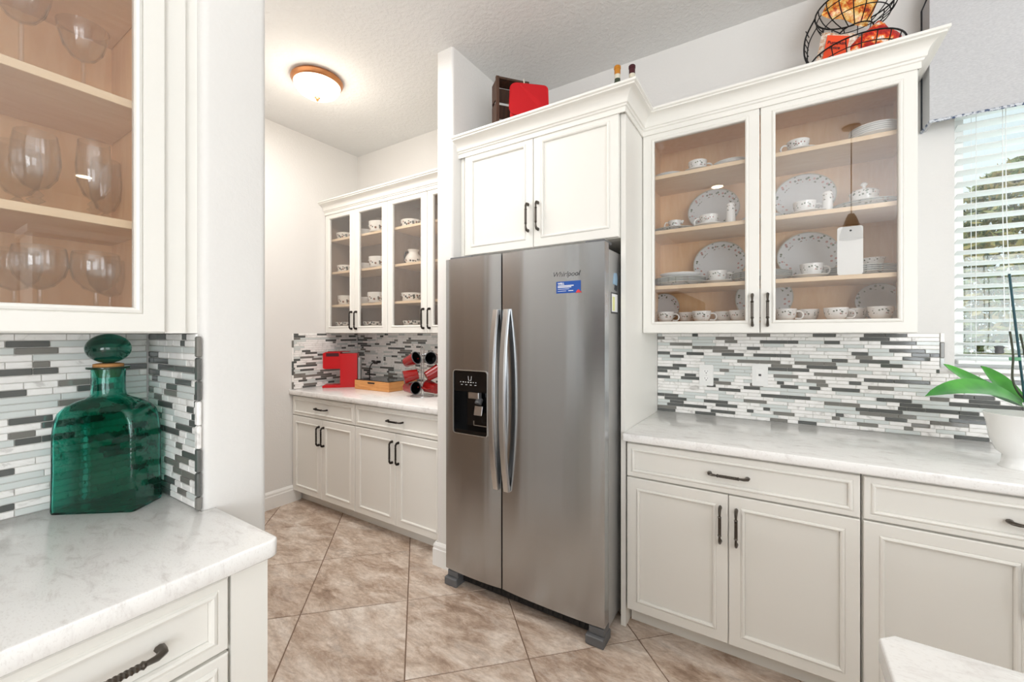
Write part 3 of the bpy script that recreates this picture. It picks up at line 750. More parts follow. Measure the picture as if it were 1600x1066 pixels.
# ------------------------------------------------------------------ china
def thing0(n, cat): return thing(n, '', cat)
def cup_parts(t, m_, r=.045, h=.060, foot=.024):
    prof = [(foot, 0), (foot, .004), (foot + .004, .006), (r * .86, h * .38), (r * .96, h * .7), (r, h), (r - .002, h), (r * .94, h * .7), (r * .82, h * .38), (.01, .008)]
    MB().lathe(prof, 28).build('bowl', m_, t, True, 50)
    pts = [(r * .93 + .0, 0, h * .80)] + [(r * .93 + .012 + .016 * math.sin(R(a)), 0, h * .52 - .018 * -math.cos(R(a))) for a in (10, 50, 90, 130, 165)] + [(r * .84, 0, h * .26)]
    MB().tube(pts, .0040, 8, up=(0, 1, 0)).build('handle', M['white'], t, True)
tc_ = thing0('teacup', 'cup'); cup_parts(tc_, M['cup']); CUP = Kind(tc_)
ts = thing0('saucer', 'saucer')
MB().lathe([(.03, 0), (.032, .003), (.055, .010), (.074, .015), (.074, .017), (.055, .0125), (.03, .006)], 32).build('dish', M['white'], ts, True, 60); SAU = Kind(ts)
def plate_kind(r, m_, name='plate', foot=None):
    t = thing0(name, 'plate'); f = r * .6
    MB().lathe([(f, 0), (f + .003, .002), (r * .72, .006), (r, .016), (r, .0185), (r * .72, .0095), (f, .005), (.001, .005)], 40, cap1=False).build('dish', m_, t, True, 60); return Kind(t)
P10 = plate_kind(.126, M['plate10'], 'dinner_plate'); P7 = plate_kind(.088, M['plate7'], 'side_plate'); 
PW = plate_kind(.086, M['white'], 'bread_plate')
BOWL = thing0('soup_bowl', 'bowl'); MB().lathe([(.045, 0), (.05, .004), (.085, .022), (.1, .034), (.1, .036), (.083, .026), (.045, .008), (.001, .008)], 36, cap1=False).build('dish', M['white'], BOWL, True, 60); BOWL = Kind(BOWL)
sh = thing0('salt_shaker', 'shaker'); MB().lathe([(.02, 0), (.022, .003), (.019, .05), (.018, .085), (.0195, .092), (.016, .1), (.006, .104)], 24).build('body', M['shaker'], sh, True, 50); SHK = Kind(sh)
S4, S3, S2, S1 = 2.190, 1.904, 1.617, 1.4225
FS = S1; 
def X(px, y): return P(px, 500, y=y).x
LAB_L = 'left half of china cabinet'; LAB_R = 'right half of china cabinet'
GC = 'floral teacups in the china cabinets'; GS = 'saucers under the teacups'; GP = 'standing floral plates'; GK = 'stacked plates in the china cabinets'
def standing(kind, px, y, z, r, label, tilt=72, lean_y=0):
    # plate standing on edge, leaning back towards +y, face to the room (-y)
    x = X(px, y); zc = z + .0005 + r * math.sin(R(tilt)) + .001
    # local +z (face) -> points to -y and up
    o = kind.put((x, y + .0, zc), label, GP, rot=(R(tilt), 0, 0)); return o
def on_saucer(px, y, z, lab, rz, px_s=None):
    x = X(px, y); xs = X(px_s, y) if px_s else x
    SAU.put((xs, y, z + .0005), 'white saucer holding the teacup ' + lab, GS)
    CUP.put((x, y, z + .0073), 'floral teacup on its saucer ' + lab, GC, rz=R(rz))
def stack(kind, px, y, z, n, lab, dz=.006, dx=0):
    names = {1: ['alone'], 2: ['bottom', 'top'], 3: ['bottom', 'middle', 'top'], 4: ['bottom', 'second', 'third', 'top'], 5: ['bottom', 'second', 'middle', 'fourth', 'top']}[n]
    for i in range(n):
        kind.put((X(px, y) + dx * i, y, z + .0005 + i * dz), (names[i] + ' plate of the ' + lab) if n > 1 else 'single ' + lab, GK)
# left cabinet
YF = 2.345
stack(PW, 1046, YF + .04, S4, 3, 'small stack top left in the left half of china cabinet')
on_saucer(1090, YF, S4, 'on the top shelf of the left half of china cabinet', 20)
stack(PW, 1143, YF + .02, S4, 3, 'small stack top right in the left half of china cabinet')
stack(P10, 1053, YF + .04, S3, 1, 'flat dinner plate under the creamer')
cr_ = thing('creamer', 'floral creamer on a flat plate, second shelf of left half of china cabinet', 'creamer', (X(1053, YF), YF + .02, S3 + .0057), R(200))
MB().lathe([(.022, 0), (.026, .004), (.033, .022), (.030, .045), (.034, .062), (.032, .062), (.028, .045), (.03, .022), (.01, .006)], 26).build('body', M['cup'], cr_, True, 50)
MB().tube([(.030, 0, .055), (.046, 0, .056), (.052, 0, .04), (.044, 0, .022), (.032, 0, .016)], .003, 8, up=(0, 1, 0)).build('handle', M['white'], cr_, True)
MB().tube([(-.031, 0, .052), (-.038, 0, .059), (-.044, 0, .064)], [.010, .008, .004], 8).build('spout', M['white'], cr_, True)
standing(P10, 1115, 2.475, S3, .126, 'dinner plate standing on the second shelf, left half of china cabinet')
on_saucer(1108, YF, S3, 'on the second shelf of the left half of china cabinet', 190)
SHK.put((X(1143, YF - .02), YF - .05, S3 + .0005), 'floral salt shaker on second shelf of left half of china cabinet', 'floral shakers')
stack(PW, 1190, YF + .06, S3, 4, 'stack behind the middle stiles, second shelf of china cabinet', .006)
stack(P10, 1062, YF, S2, 4, 'large stack on the third shelf, left half of china cabinet', .0075)
BOWL.put((X(1062, YF), YF, S2 + .0005 + .0262 + .003), 'white soup bowl on the plate stack in left half of china cabinet', 'soup bowls')
standing(P10, 1124, 2.475, S2, .126, 'dinner plate standing on the third shelf, left half of china cabinet')
on_saucer(1121, YF, S2, 'on the third shelf of the left half of china cabinet', 5)
stack(P10, 1189, YF, S2, 4, 'stack behind the middle stiles, third shelf of china cabinet', .0085)
standing(P7, 1037, 2.475, FS, .088, 'side plate standing at the bottom left of left half of china cabinet')
for px, rz, y, lab in ((1039, 10, 2.32, 'lower left corner of left half of china cabinet, handle right'), (1073, 100, 2.42, 'second from left on the floor of left half of china cabinet'), (1096, 10, 2.32, 'centre of the floor of left half of china cabinet, handle right'), (1130, 120, 2.42, 'fourth from left on the floor of left half of china cabinet'), (1155, 80, 2.34, 'lower right corner of left half of china cabinet')):
    CUP.put((X(px, y), y, FS + .0005), 'floral teacup, ' + lab, GC, rz=R(rz))
standing(P10, 1193, 2.47, FS, .126, 'dinner plate standing behind the middle stiles at the bottom of china cabinet')
# right cabinet
on_saucer(1247, YF, S4, 'on the top shelf of the right half of china cabinet', 190, 1250)
stack(PW, 1300, YF + .06, S4, 2, 'low stack mid top shelf, right half of china cabinet')
stack(PW, 1366, YF - .005, S4, 5, 'stack at the right of the top china shelf', .0085)
standing(P10, 1256, 2.475, S3, .126, 'dinner plate standing on the second shelf, right half of china cabinet')
on_saucer(1257, YF, S3, 'on the second shelf of the right half of china cabinet', 10, 1262)
SHK.put((X(1293, YF), YF, S3 + .0005), 'floral pepper shaker on second shelf of right half of china cabinet', 'floral shakers')
stack(P10, 1352, YF + .03, S3, 2, 'flat pair under the sugar bowl, right half of china cabinet', .0075)
sb = thing('sugar_bowl', 'lidded floral sugar bowl with knob, second shelf of right half of china cabinet', 'sugar bowl', (X(1350, YF + .03), YF + .03, S3 + .0135))
MB().lathe([(.035, 0), (.042, .004), (.050, .03), (.050, .060), (.052, .066), (.05, .066), (.047, .03), (.01, .008)], 30).build('body', M['pot'], sb, True, 50)
MB().lathe([(.052, .066), (.046, .074), (.025, .083), (.007, .087), (.006, .094), (.013, .104), (.008, .112), (.001, .113)], 30).build('lid', M['pot'], sb, True, 50)
standing(P10, 1262, 2.475, S2, .126, 'dinner plate standing on the third shelf, right half of china cabinet')
on_saucer(1268, YF - .01, S2, 'on the third shelf of the right half of china cabinet', 10, 1264)
stack(P10, 1345, YF + .055, S2, 4, 'large stack on the third shelf, right half of china cabinet', .0085)
gb = thing('open_sugar_bowl', 'small open floral bowl on the large plate stack, right half of china cabinet', 'bowl', (X(1364, YF + .06), YF + .06, S2 + .0315))
MB().lathe([(.03, 0), (.034, .003), (.036, .03), (.042, .052), (.039, .052), (.033, .03), (.01, .006)], 28).build('body', M['cup'], gb, True, 50)
bd = thing('serving_board', 'plain white rectangular board with a small hole leaning in right half of china cabinet', 'board', (X(1328, 2.262), 2.262, S2 + .0006))
b = MB(); b.prism(rrect(-.043, .043, 0, .205, .010, 4), -.003, .003, 'y'); b.build('board', M['white'], bd)
MB().lathe([(.004, -.0035), (.004, .0035)], 12).build('hole', M['inkgrey'], bd, rot=(R(90), 0, 0), loc=(.002, 0, .187))
for px, rz, y, lab in ((1227, 10, 2.32, 'lower left corner of right half of china cabinet, handle right'), (1262, 90, 2.42, 'second from left on the floor of right half of china cabinet'), (1306, 10, 2.33, 'centre of the floor of right half of china cabinet, handle right'), (1336, 90, 2.43, 'half hidden behind the centre cup of right half of china cabinet'), (1376, 10, 2.33, 'lower right corner of right half of china cabinet')):
    CUP.put((X(px, y), y, FS + .0005), 'floral teacup, ' + lab, GC, rz=R(rz))
standing(P7, 1374, 2.485, FS, .088, 'side plate standing at the bottom right of right half of china cabinet')

# ------------------------------------------------------------------ pantry dishes
def cass(r, h, lid=False, square=.0):
    t = thing0('casserole_dish', 'casserole dish')
    MB().lathe([(r * .82, 0), (r * .88, .005), (r * .96, h * .7), (r, h), (r - .004, h), (r * .92, h * .7), (r * .8, .008), (.01, .008)], 28, sx=1, sy=.9).build('dish', M['casserole'], t, True, 50)
    b = MB(); b.cbox(-r - .018, -r + .008, -.022, .022, h * .72, h * .86, .003).cbox(r - .008, r + .018, -.022, .022, h * .72, h * .86, .003); b.build('grip', M['casserole'], t)
    return t
CA = Kind(cass(.085, .065)); CB = Kind(cass(.08, .085)); CC = Kind(cass(.1, .045))
sp = thing0('saucepan', 'saucepan')
MB().lathe([(.06, 0), (.065, .005), (.078, .05), (.08, .06), (.076, .06), (.072, .05), (.05, .008)], 26).build('pan', M['white'], sp, True, 50)
MB().tube([(.072, 0, .045), (.11, 0, .055), (.16, 0, .06)], [.012, .010, .009], 8, flat=.5).build('handle', M['white'], sp, True); PAN = Kind(sp)
YP = 2.36; GPn = 'white flowered dishes in the pantry cabinets'
CA.put((X(540, YP), YP, S4 + .001), 'white flowered casserole on the top shelf behind the first pantry door', GPn)
CA.put((X(541, YP), YP, S3 + .001), 'white flowered casserole on the second shelf behind the first pantry door', GPn)
CB.put((X(541, YP), YP, S2 + .001), 'tall white flowered casserole on the third shelf, first pantry door', GPn)
CC.put((X(541, YP), YP, FS + .001), 'low white flowered dish on the cabinet floor, first pantry door', GPn)
PAN.put((X(570, YP), YP, S4 + .001), 'white saucepan on the top shelf behind the second pantry door', GPn)
PAN.put((X(570, YP), YP, S3 + .001), 'white saucepan on the second shelf behind the second pantry door', GPn)
PAN.put((X(570, YP), YP, S2 + .001), 'white saucepan on the third shelf behind the second pantry door', GPn)
CB.put((X(600, YP), YP - .06, S4 + .001), 'white flowered pot at the right of the top shelf, second pantry door', GPn)
CB.put((X(600, YP), YP - .06, S3 + .001), 'white flowered pot at the right of the second shelf, second pantry door', GPn)
CB.put((X(598, YP), YP - .06, S2 + .001), 'tall white flowered pot at the right of the third shelf, second pantry door', GPn)
CC.put((X(582, YP), YP + .02, FS + .001), 'low white flowered dish on the cabinet floor, second pantry door', GPn)
CA.put((X(642, YP), YP, S4 + .001), 'white oval dish on the top shelf behind the third pantry door', GPn)
CA.put((X(646, YP), YP - .02, S2 + .001), 'white dish on the third shelf behind the third pantry door', GPn)
CC.put((X(648, YP), YP, FS + .001), 'low white flowered dish on the cabinet floor, third pantry door', GPn)
cf = thing('coffee_carafe', 'white coffee carafe with dark curved handle in the pantry cabinet', 'carafe', (X(646, YP), YP, S3 + .001), R(180)); cf.scale = (.85, .85, .85)
MB().lathe([(.055, 0), (.062, .005), (.078, .04), (.070, .075), (.045, .105), (.042, .12), (.055, .14), (.05, .14), (.036, .12), (.04, .1)], 28, cap1=False).build('body', M['casserole'], cf, True, 50)
MB().tube([(.05, 0, .125), (.095, 0, .13), (.112, 0, .105), (.112, 0, .06), (.105, 0, .04)], .010, 8, up=(0, 1, 0), flat=.8).build('handle', M['bronze'], cf, True)
# ------------------------------------------------------------------ stemware
def stem(prof_bowl, stem_h, foot_r, name, cat, knob=0):
    t = thing0(name, cat)
    rb = prof_bowl[0][0]; pr = [(foot_r, 0), (foot_r, .002), (.006, .007), (.004, stem_h * .4)]
    if knob: pr += [(.006, stem_h * .45), (knob, stem_h * .58), (.007, stem_h * .70), (knob * .85, stem_h * .82), (.008, stem_h * .93)]
    pr += [(.004, stem_h)]
    MB().lathe(pr, 20).build('stem', M['crystal'], t, True, 60)
    outer = [(max(r, .001), stem_h + z) for r, z in prof_bowl]; inner = [(max(r - .0018, .0008), stem_h + z + .002) for r, z in prof_bowl[::-1]]
    MB().lathe(outer + inner, 28, cap0=False, cap1=False).build('bowl', M['crystal'], t, True, 60)
    return Kind(t)
ICE = stem([(.004, 0), (.020, .008), (.034, .03), (.040, .06), (.038, .10), (.034, .125)], .055, .034, 'beer_glass', 'glass', .015)
FLT = stem([(.004, 0), (.018, .01), (.030, .04), (.033, .08), (.030, .12), (.029, .14)], .055, .033, 'footed_glass', 'glass', .014)
WIN = stem([(.004, 0), (.022, .008), (.040, .03), (.046, .055), (.044, .085), (.042, .095)], .045, .036, 'wine_goblet', 'glass')
GOB = stem([(.004, 0), (.022, .01), (.036, .03), (.044, .06), (.048, .085)], .12, .038, 'crystal_goblet', 'glass')
GG = 'crystal stemware in the left cabinet'
def XP_(px, x): q = P(px, 500, x=x); return q.y
LS = (1.4225, 1.635, 1.920)
def glassput(kind, px, x, z, lab): kind.put((x, XP_(px, x), z + .0006), lab, GG)
glassput(WIN, 62, -1.40, LS[0], 'clear wine goblet on the cabinet floor, left of the pair above the bottle')
glassput(WIN, 150, -1.40, LS[0], 'clear wine goblet on the cabinet floor, right of the pair above the bottle')
glassput(WIN, 22, -1.50, LS[0], 'wine goblet at the back left of the stemware cabinet floor')
glassput(WIN, 172, -1.52, LS[0], 'wine goblet at the back right of the stemware cabinet floor')
glassput(ICE, 56, -1.40, LS[1], 'knob-stemmed beer glass on the middle shelf of the stemware cabinet')
glassput(FLT, 147, -1.40, LS[1], 'slim knob-stemmed glass right of the beer glass on the middle shelf')
glassput(ICE, 28, -1.51, LS[1], 'beer glass at the back of the middle stemware shelf, left')
glassput(FLT, 165, -1.52, LS[1], 'slim glass at the back of the middle stemware shelf, right')
glassput(GOB, 33, -1.38, LS[2], 'cut crystal goblet at the left of the top visible stemware shelf')
glassput(GOB, 130, -1.45, LS[2], 'cut crystal goblet at the right of the top visible stemware shelf')

# ------------------------------------------------------------------ green bottle
bt = thing('glass_decanter', 'large square green glass bottle with round stopper on the left countertop', 'bottle', (-1.494, .363, .9146), math.atan2(.1225, .158))
def sq_ring(hx, hy, r, z, n=6):
    r = min(r, hx * .999, hy * .999)
    return [(x, y, z) for x, y in rrect(-hx, hx, -hy, hy, r, n)]
def sqloft(rs, cap0=True, cap1=True):
    b = MB(); k = len(rs[0]); vs = [p_ for r in rs for p_ in r]
    fs = [(i * k + j, i * k + (j + 1) % k, (i + 1) * k + (j + 1) % k, (i + 1) * k + j) for i in range(len(rs) - 1) for j in range(k)]
    if cap0: fs.append(tuple(range(k)))
    if cap1: fs.append(tuple((len(rs) - 1) * k + j for j in range(k)))
    return b.add(vs, fs)
def bottle_rings(o):
    hx, hy = .100 - o, .052 - o
    R_ = []
    for z, fx, fy, r in ((0 + o, .985, .98, .010), (.006 + o, 1, 1, .010), (.10, .985, .985, .010), (.19, .985, .985, .010), (.228, .97, .975, .014), (.252, .91, .95, .018), (.268, .80, .89, .026), (.279, .64, .80, .032), (.286, .46, .72, .036)):
        R_.append(sq_ring(hx * fx, hy * fy, max(r - o * .5, .006), z))
    for z, r in ((.292, .0365), (.301, .0345), (.330, .034), (.362, .0345)):
        R_.append(sq_ring(r - o * .8, r - o * .8, r, z))
    return R_
outer = bottle_rings(0); inner = bottle_rings(.0045)
b = sqloft(outer + inner[::-1], True, True); b.build('body', M['green'], bt, True, 60)
MB().lathe([(.0315, .3622), (.043, .3622), (.044, .365), (.043, .368), (.0315, .368)], 32, cap0=False, cap1=False).build('lip', M['green_dark'], bt, True, 60)
MB().lathe([(.022, .34), (.0285, .3625), (.0305, .3685), (.0305, .375), (.022, .377)], 24).build('cork_ring', M['cork'], bt, True)
MB().lathe([(.012, .3775)] + [(.046 * math.cos(R(a)), .4155 + .0385 * math.sin(R(a))) for a in range(-75, 90, 11)] + [(.002, .454)], 36).build('stopper', M['green_dark'], bt, True, 80)

# ------------------------------------------------------------------ on the pantry counter
km = thing('coffee_maker', 'glossy red single-cup coffee maker in the pantry corner', 'coffee maker', (-3.13, 2.25, .9145), R(46))
# side profile in local x (front = -x)
b = MB(); b.prism([(-.16, .0), (.10, 0), (.10, .022), (-.15, .022), (-.16, .016)], -.06, .06, 'y'); b.build('base', M['red'], km)
b = MB(); b.prism([(-.02, .0225), (.115, .0225), (.115, .285), (-.02, .285)], -.065, .065, 'y'); b.build('water_tank', M['red'], km)
b = MB(); b.prism([(-.155, .165), (-.145, .158), (-.021, .158), (-.021, .298), (-.135, .298), (-.155, .288)], -.062, .062, 'y'); b.build('brew_head', M['red'], km)
MB().box(-.13, -.03, -.063, -.0621, .262, .29).build('side_slot', M['wine_maroon'], km)
MB().cbox(-.12, .05, -.05, .05, .2985, .304, .002).build('lid', M['redmug'], km)
MB().cbox(.117, .140, -.05, .05, .0, .25, .004).build('back_housing', mat('grey_translucent', (150, 150, 150), .3), km)
bx = thing('wooden_pod_drawer', 'bamboo box with black glass top on the pantry counter', 'box', (-2.735, 2.375, .9145))
b = MB(); b.cbox(-.205, .205, -.16, .14, 0, .074, .002); b.build('case', M['bamboo'], bx)
b = MB(); b.prism([(x, z) for x, z in ([(-.04, .062), (.04, .062)] + arc(0, .062, .04, 0, -180, 8)[1:-1] if False else [(-.045, .064), (-.038, .052), (.038, .052), (.045, .064)])], -.1605, -.1615, 'y')
b.build('finger_slot', M['blackmatte'], bx)
MB().cbox(-.20, .20, -.155, .135, .0745, .079, .001).build('glass_top', M['black'], bx)
# cord
q = P(596, 562, y=YB)
cdr = thing('power_cord', 'black power cord plugged into the pantry outlet above the tray', 'cord', (q.x, YB - .016, q.z))
MB().cbox(-.014, .014, -.03, .0012, -.03, -.008, .004).build('plug', M['blackmatte'], cdr)
pts = [(0, -.03, -.018), (-.03, -.045, -.022), (-.07, -.05, -.06), (-.085, -.045, -.12), (-.09, -.04, -.165), (-.10, -.02, -.1595), (-.16, -.01, -.21)]
def smooth_pts(p_, n=6):
    p_ = [Vector(x) for x in p_]; out = []
    for i in range(len(p_) - 1):
        a, b_, c_, d_ = p_[max(i - 1, 0)], p_[i], p_[i + 1], p_[min(i + 2, len(p_) - 1)]
        for k in range(n):
            t_ = k / n; out.append(.5 * ((2 * b_) + (c_ - a) * t_ + (2 * a - 5 * b_ + 4 * c_ - d_) * t_ ** 2 + (3 * b_ - a - 3 * c_ + d_) * t_ ** 3))
    out.append(p_[-1]); return out
MB().tube(smooth_pts(pts), .0045, 8).build('cable', M['blackmatte'], cdr, True)
# mug tree
mt = thing('mug_tree', 'silver wire mug tree on the pantry counter', 'mug rack', (-2.18, 2.22, .9145))
b = MB(); b.tube([(.085 * math.cos(2 * PI * k / 28), .085 * math.sin(2 * PI * k / 28), .003) for k in range(28)], .003, 6, closed=True)
b.tube([(-.085, 0, .003), (.085, 0, .003)], .003, 6); b.build('base_ring', M['steel_handle'], mt, True)
b = MB(); b.tube(smooth_pts([(-.012, 0, .003), (-.012, 0, .30), (-.02, 0, .335), (0, 0, .365), (.02, 0, .335), (.012, 0, .30), (.012, 0, .003)]), .003, 8); b.build('post', M['steel_handle'], mt, True)
mug = thing0('red_mug', 'mug')
MB().lathe([(.027, 0), (.031, .002), (.040, .085), (.041, .09), (.039, .09)], 26, cap1=False).build('body', M['redmug'], mug, True, 50)
MB().lathe([(.0385, .089), (.029, .005), (.001, .005)], 26, cap0=False, cap1=False).build('lining', M['black'], mug, True, 50)
MB().lathe([(.0405, .088), (.042, .092), (.0375, .093), (.0375, .089)], 26, cap0=False, cap1=False).build('rim', M['foot'], mug, True, 50)
MB().tube([(.034, 0, .070), (.060, 0, .074), (.068, 0, .05), (.058, 0, .025), (.031, 0, .02)], .0045, 8, up=(0, 1, 0)).build('handle', M['redmug'], mug, True)
MUG = Kind(mug)
for k, (az, z, nm) in enumerate(((235, .27, 'upper left mug'), (45, .28, 'upper right mug'), (255, .165, 'middle left mug'), (5, .175, 'middle right mug'), (228, .062, 'lower left mug'), (15, .062, 'lower right mug'))):
    d = Vector((math.cos(R(az)), math.sin(R(az)), 0))
    MB().tube([(0, 0, z + .02), tuple(d * .03 + Vector((0, 0, z + .028))), tuple(d * .06 + Vector((0, 0, z + .045)))], .0028, 6).build('hook', M['steel_handle'], mt, True)
    # mug lies with its mouth turned to the camera side
    face = [Vector((.95, .05, .35)), Vector((.25, -.75, .1)), Vector((-.6, -.7, -.2)), Vector((.55, .8, .5)), Vector((.95, -.1, .03)), Vector((-.8, .1, .1))][k]
    face.normalize(); zq = face.to_track_quat('Z', 'Y')
    c0 = mt.location + d * .085 + Vector((0, 0, z + (.002 if z < .1 else -.01))) - face * .045
    if z < .1: c0.z = max(c0.z, .9145 + .044)
    MUG.put(c0, f'red mug with black inside, {nm} on the wire tree', 'red mugs on the mug tree', rot=tuple(zq.to_euler())).scale = (1.15, 1.15, 1.15)

# ------------------------------------------------------------------ on top of the cabinets
DK = 2.4405
crt = thing('wooden_crate', 'dark wooden crate standing on end above the refrigerator', 'crate', (-1.33, 2.075, DK), math.atan2(.125, .101))
# local x along the open face, -y towards the room
w_, d_, h_ = .19, .10, .40
for i in range(4):
    MB().box(-w_ / 2 + .0, w_ / 2, d_ / 2 - .008, d_ / 2, .012 + i * .098, .092 + i * .098).build('slat', M['crate'], crt)
for i in range(3):
    for s in (-1, 1):
        MB().box(s * w_ / 2 - .004, s * w_ / 2 + .004, -d_ / 2 + .016, d_ / 2 - .009, .014 + i * .130, .125 + i * .130).build('side_board', M['crate'], crt)
for s in (-1, 1):
    MB().box(s * (w_ / 2 - .004) - .009, s * (w_ / 2 - .004) + .009, -d_ / 2 - .002, -d_ / 2 + .0155, 0, h_).build('corner_post', M['crate'], crt)
for z in (0, h_ - .012):
    MB().box(-w_ / 2 + .0095, w_ / 2 - .0095, -d_ / 2, d_ / 2 - .009, z, z + .0115).build('end_board', M['crate'], crt)
# red bag
bag = thing('red_bag', 'red felt bag with a rounded flap hanging in front of the crate', 'bag', (-1.165, 2.02, DK - .002), R(24)); bag.scale = (.93, 1, .93)
b = MB(); rs = []
for z, hx, hy in ((0, .10, .035), (.02, .112, .045), (.15, .115, .045), (.27, .11, .036), (.300, .098, .016)): rs.append(sq_ring(hx, hy, .016, z, 3))
sqloft(rs).build('pouch', M['redcloth'], bag, True, 60)
pl = rrect(-.118, .118, .12, .335, .05, 6)
b = MB(); n_ = len(pl); vs = []
for yy in (-.060, -.050):
    for x, z in pl: vs.append((x * (1 - .25 * max(0, z - .15)), yy + max(0, (z - .25)) * .35 + .006 * math.sin(x * 30), z - .15 * x - .014 * (1 - (x / .118) ** 2) * (1 if z > .25 else 0)))
b.add(vs, [tuple(range(n_)), tuple(range(n_, 2 * n_))] + [(i, (i + 1) % n_, n_ + (i + 1) % n_, n_ + i) for i in range(n_)]); b.build('flap', M['redcloth'], bag)
MB().tube(smooth_pts([(-.03, -.018, .32), (-.035, -.01, .37), (-.028, .0, .32)]), .003, 6).build('hanging_loop', M['wine_label'], bag)
def wine(label, x, y, foil):
    t = thing('wine_bottle', label, 'bottle', (x, y, DK))
    MB().lathe([(.034, 0), (.037, .006), (.037, .18), (.030, .21), (.016, .235), (.0145, .25)], 24).build('body', M['wine_glass'], t, True)
    MB().lathe([(.0375, .05), (.0375, .14)], 24, cap0=False, cap1=False).build('paper_label', M['wine_label'], t, True)
    MB().lathe([(.0150, .2502), (.0152, .272)], 20).build('neck_label', M['wine_label'], t, True)
    MB().lathe([(.0155, .2722), (.0155, .30), (.0175, .302), (.0175, .314), (.014, .318)], 20).build('capsule', foil, t, True)
wine('wine bottle with amber capsule peeking over the crown molding', -.703, 2.13, M['wine_amber'])
wine('wine bottle with dark maroon capsule at the corner of the crown molding', -.637, 2.165, M['wine_maroon'])
# wire basket stand
bk = thing('wire_basket_stand', 'two-tier black wire basket on top of the china cabinet', 'basket', (.29, 2.37, DK))
def ring(b_, r, z, rad=.003, n=40, cx=0, cy=0, tilt=0): b_.tube([(cx + r * math.cos(2 * PI * k / n), cy + r * math.sin(2 * PI * k / n), z + tilt * r * math.cos(2 * PI * k / n)) for k in range(n)], rad, 6, closed=True)
b = MB(); ring(b, .165, .155, .0035); ring(b, .155, .12, .0022); ring(b, .13, .07, .0022); ring(b, .075, .03, .003)
b.build('lower_rings', M['wire'], bk, True)
for k in range(20):
    a = 2 * PI * k / 20; MB().tube(smooth_pts([(r * math.cos(a), r * math.sin(a), z) for r, z in ((.165, .155), (.155, .12), (.13, .07), (.075, .03))], 3), .0022, 5).build('rib', M['wire'], bk, True)
b = MB()
for k in range(3):
    a = 2 * PI * k / 3 + .5; b.tube([(.075 * math.cos(a), .075 * math.sin(a), .03), (.09 * math.cos(a), .09 * math.sin(a), .003)], .0035, 6)
b.build('feet', M['wire'], bk, True)
b = MB(); ring(b, .145, .375, .0035); ring(b, .14, .345, .0022); ring(b, .115, .30, .0022); ring(b, .06, .262, .003); b.build('upper_rings', M['wire'], bk, True)
for k in range(18):
    a = 2 * PI * k / 18; MB().tube(smooth_pts([(r * math.cos(a), r * math.sin(a), z) for r, z in ((.145, .375), (.14, .345), (.115, .30), (.06, .262))], 3), .0022, 5).build('rib', M['wire'], bk, True)
b = MB(); b.tube(smooth_pts([(-.165, 0, .155), (-.185, 0, .22), (-.18, 0, .30), (-.145, 0, .375)]), .0035, 6).tube(smooth_pts([(-.15, .06, .155), (-.17, .06, .22), (-.165, .05, .30), (-.13, .06, .375)]), .0025, 6)
for z in (.18, .21, .24, .27, .30, .33): b.tube([(-.176 - .006 * math.sin((z - .15) * 14), 0, z), (-.161 - .006 * math.sin((z - .15) * 14), .057, z)], .002, 5)
b.build('side_bracket', M['wire'], bk, True)
def pillow(b_, w_, h_, d_, n=12):
    vs = []; fs = []
    for s in (1, -1):
        for i in range(n + 1):
            for j in range(n + 1):
                u, v_ = i / n * 2 - 1, j / n * 2 - 1; e = max(0, (1 - u ** 4) * (1 - v_ ** 4)) ** .6
                cr__ = 1 + .12 * math.sin(u * 17 + v_ * 9) * math.cos(v_ * 13)
                vs.append((u * w_ / 2 * (1 - .06 * (1 - v_ * v_) * 0), -s * d_ / 2 * e * cr__, v_ * h_ / 2 * (1 - .05 * math.cos(u * 5))))
    m_ = (n + 1) ** 2
    for s in (0, 1):
        for i in range(n):
            for j in range(n): a = s * m_ + i * (n + 1) + j; fs.append((a, a + 1, a + n + 2, a + n + 1))
    b_.add(vs, fs); return b_
def bagc(name, label, mat_, loc, rot, dims, lab=None):
    t = thing(name, label, 'candy bag', loc, 0, 'candy bags in the wire baskets'); t.rotation_euler = rot
    pillow(MB(), *dims).build('pouch', mat_, t, True, 70)
    return t
t = bagc('candy_bag', 'bag of orange candy in the upper wire basket', M['candy'], (.285, 2.35, DK + .405), (R(-8), R(24), R(20)), (.19, .25, .06))
t2 = bagc('candy_bag', 'bag with an orange label in the lower wire basket, left side', M['candy_pale'], (.215, 2.31, DK + .155), (R(-5), R(12), R(18)), (.14, .19, .05))
b = MB(); b.box(-.055, .03, -.030, -.0265, -.085, .06); lb = b.build('header_label', M['orange'], t2)
text('label_text', 'Pumpkin', .020, M['wine_maroon'], lb, (-.05, -.0308, .02), (R(90), 0, 0), .0003, 0, .0005); text('label_text', 'Spice', .020, M['wine_maroon'], lb, (-.04, -.0308, -.002), (R(90), 0, 0), .0003, 0, .0005)
bagc('candy_bag', 'red and white candy bag in the lower wire basket, right side', M['candy_red'], (.345, 2.345, DK + .175), (R(-12), R(48), R(10)), (.12, .18, .05))
bagc('candy_bag', 'orange snack bag lying low in the lower wire basket', M['candy'], (.33, 2.34, DK + .095), (R(-60), R(5), R(10)), (.17, .12, .05))

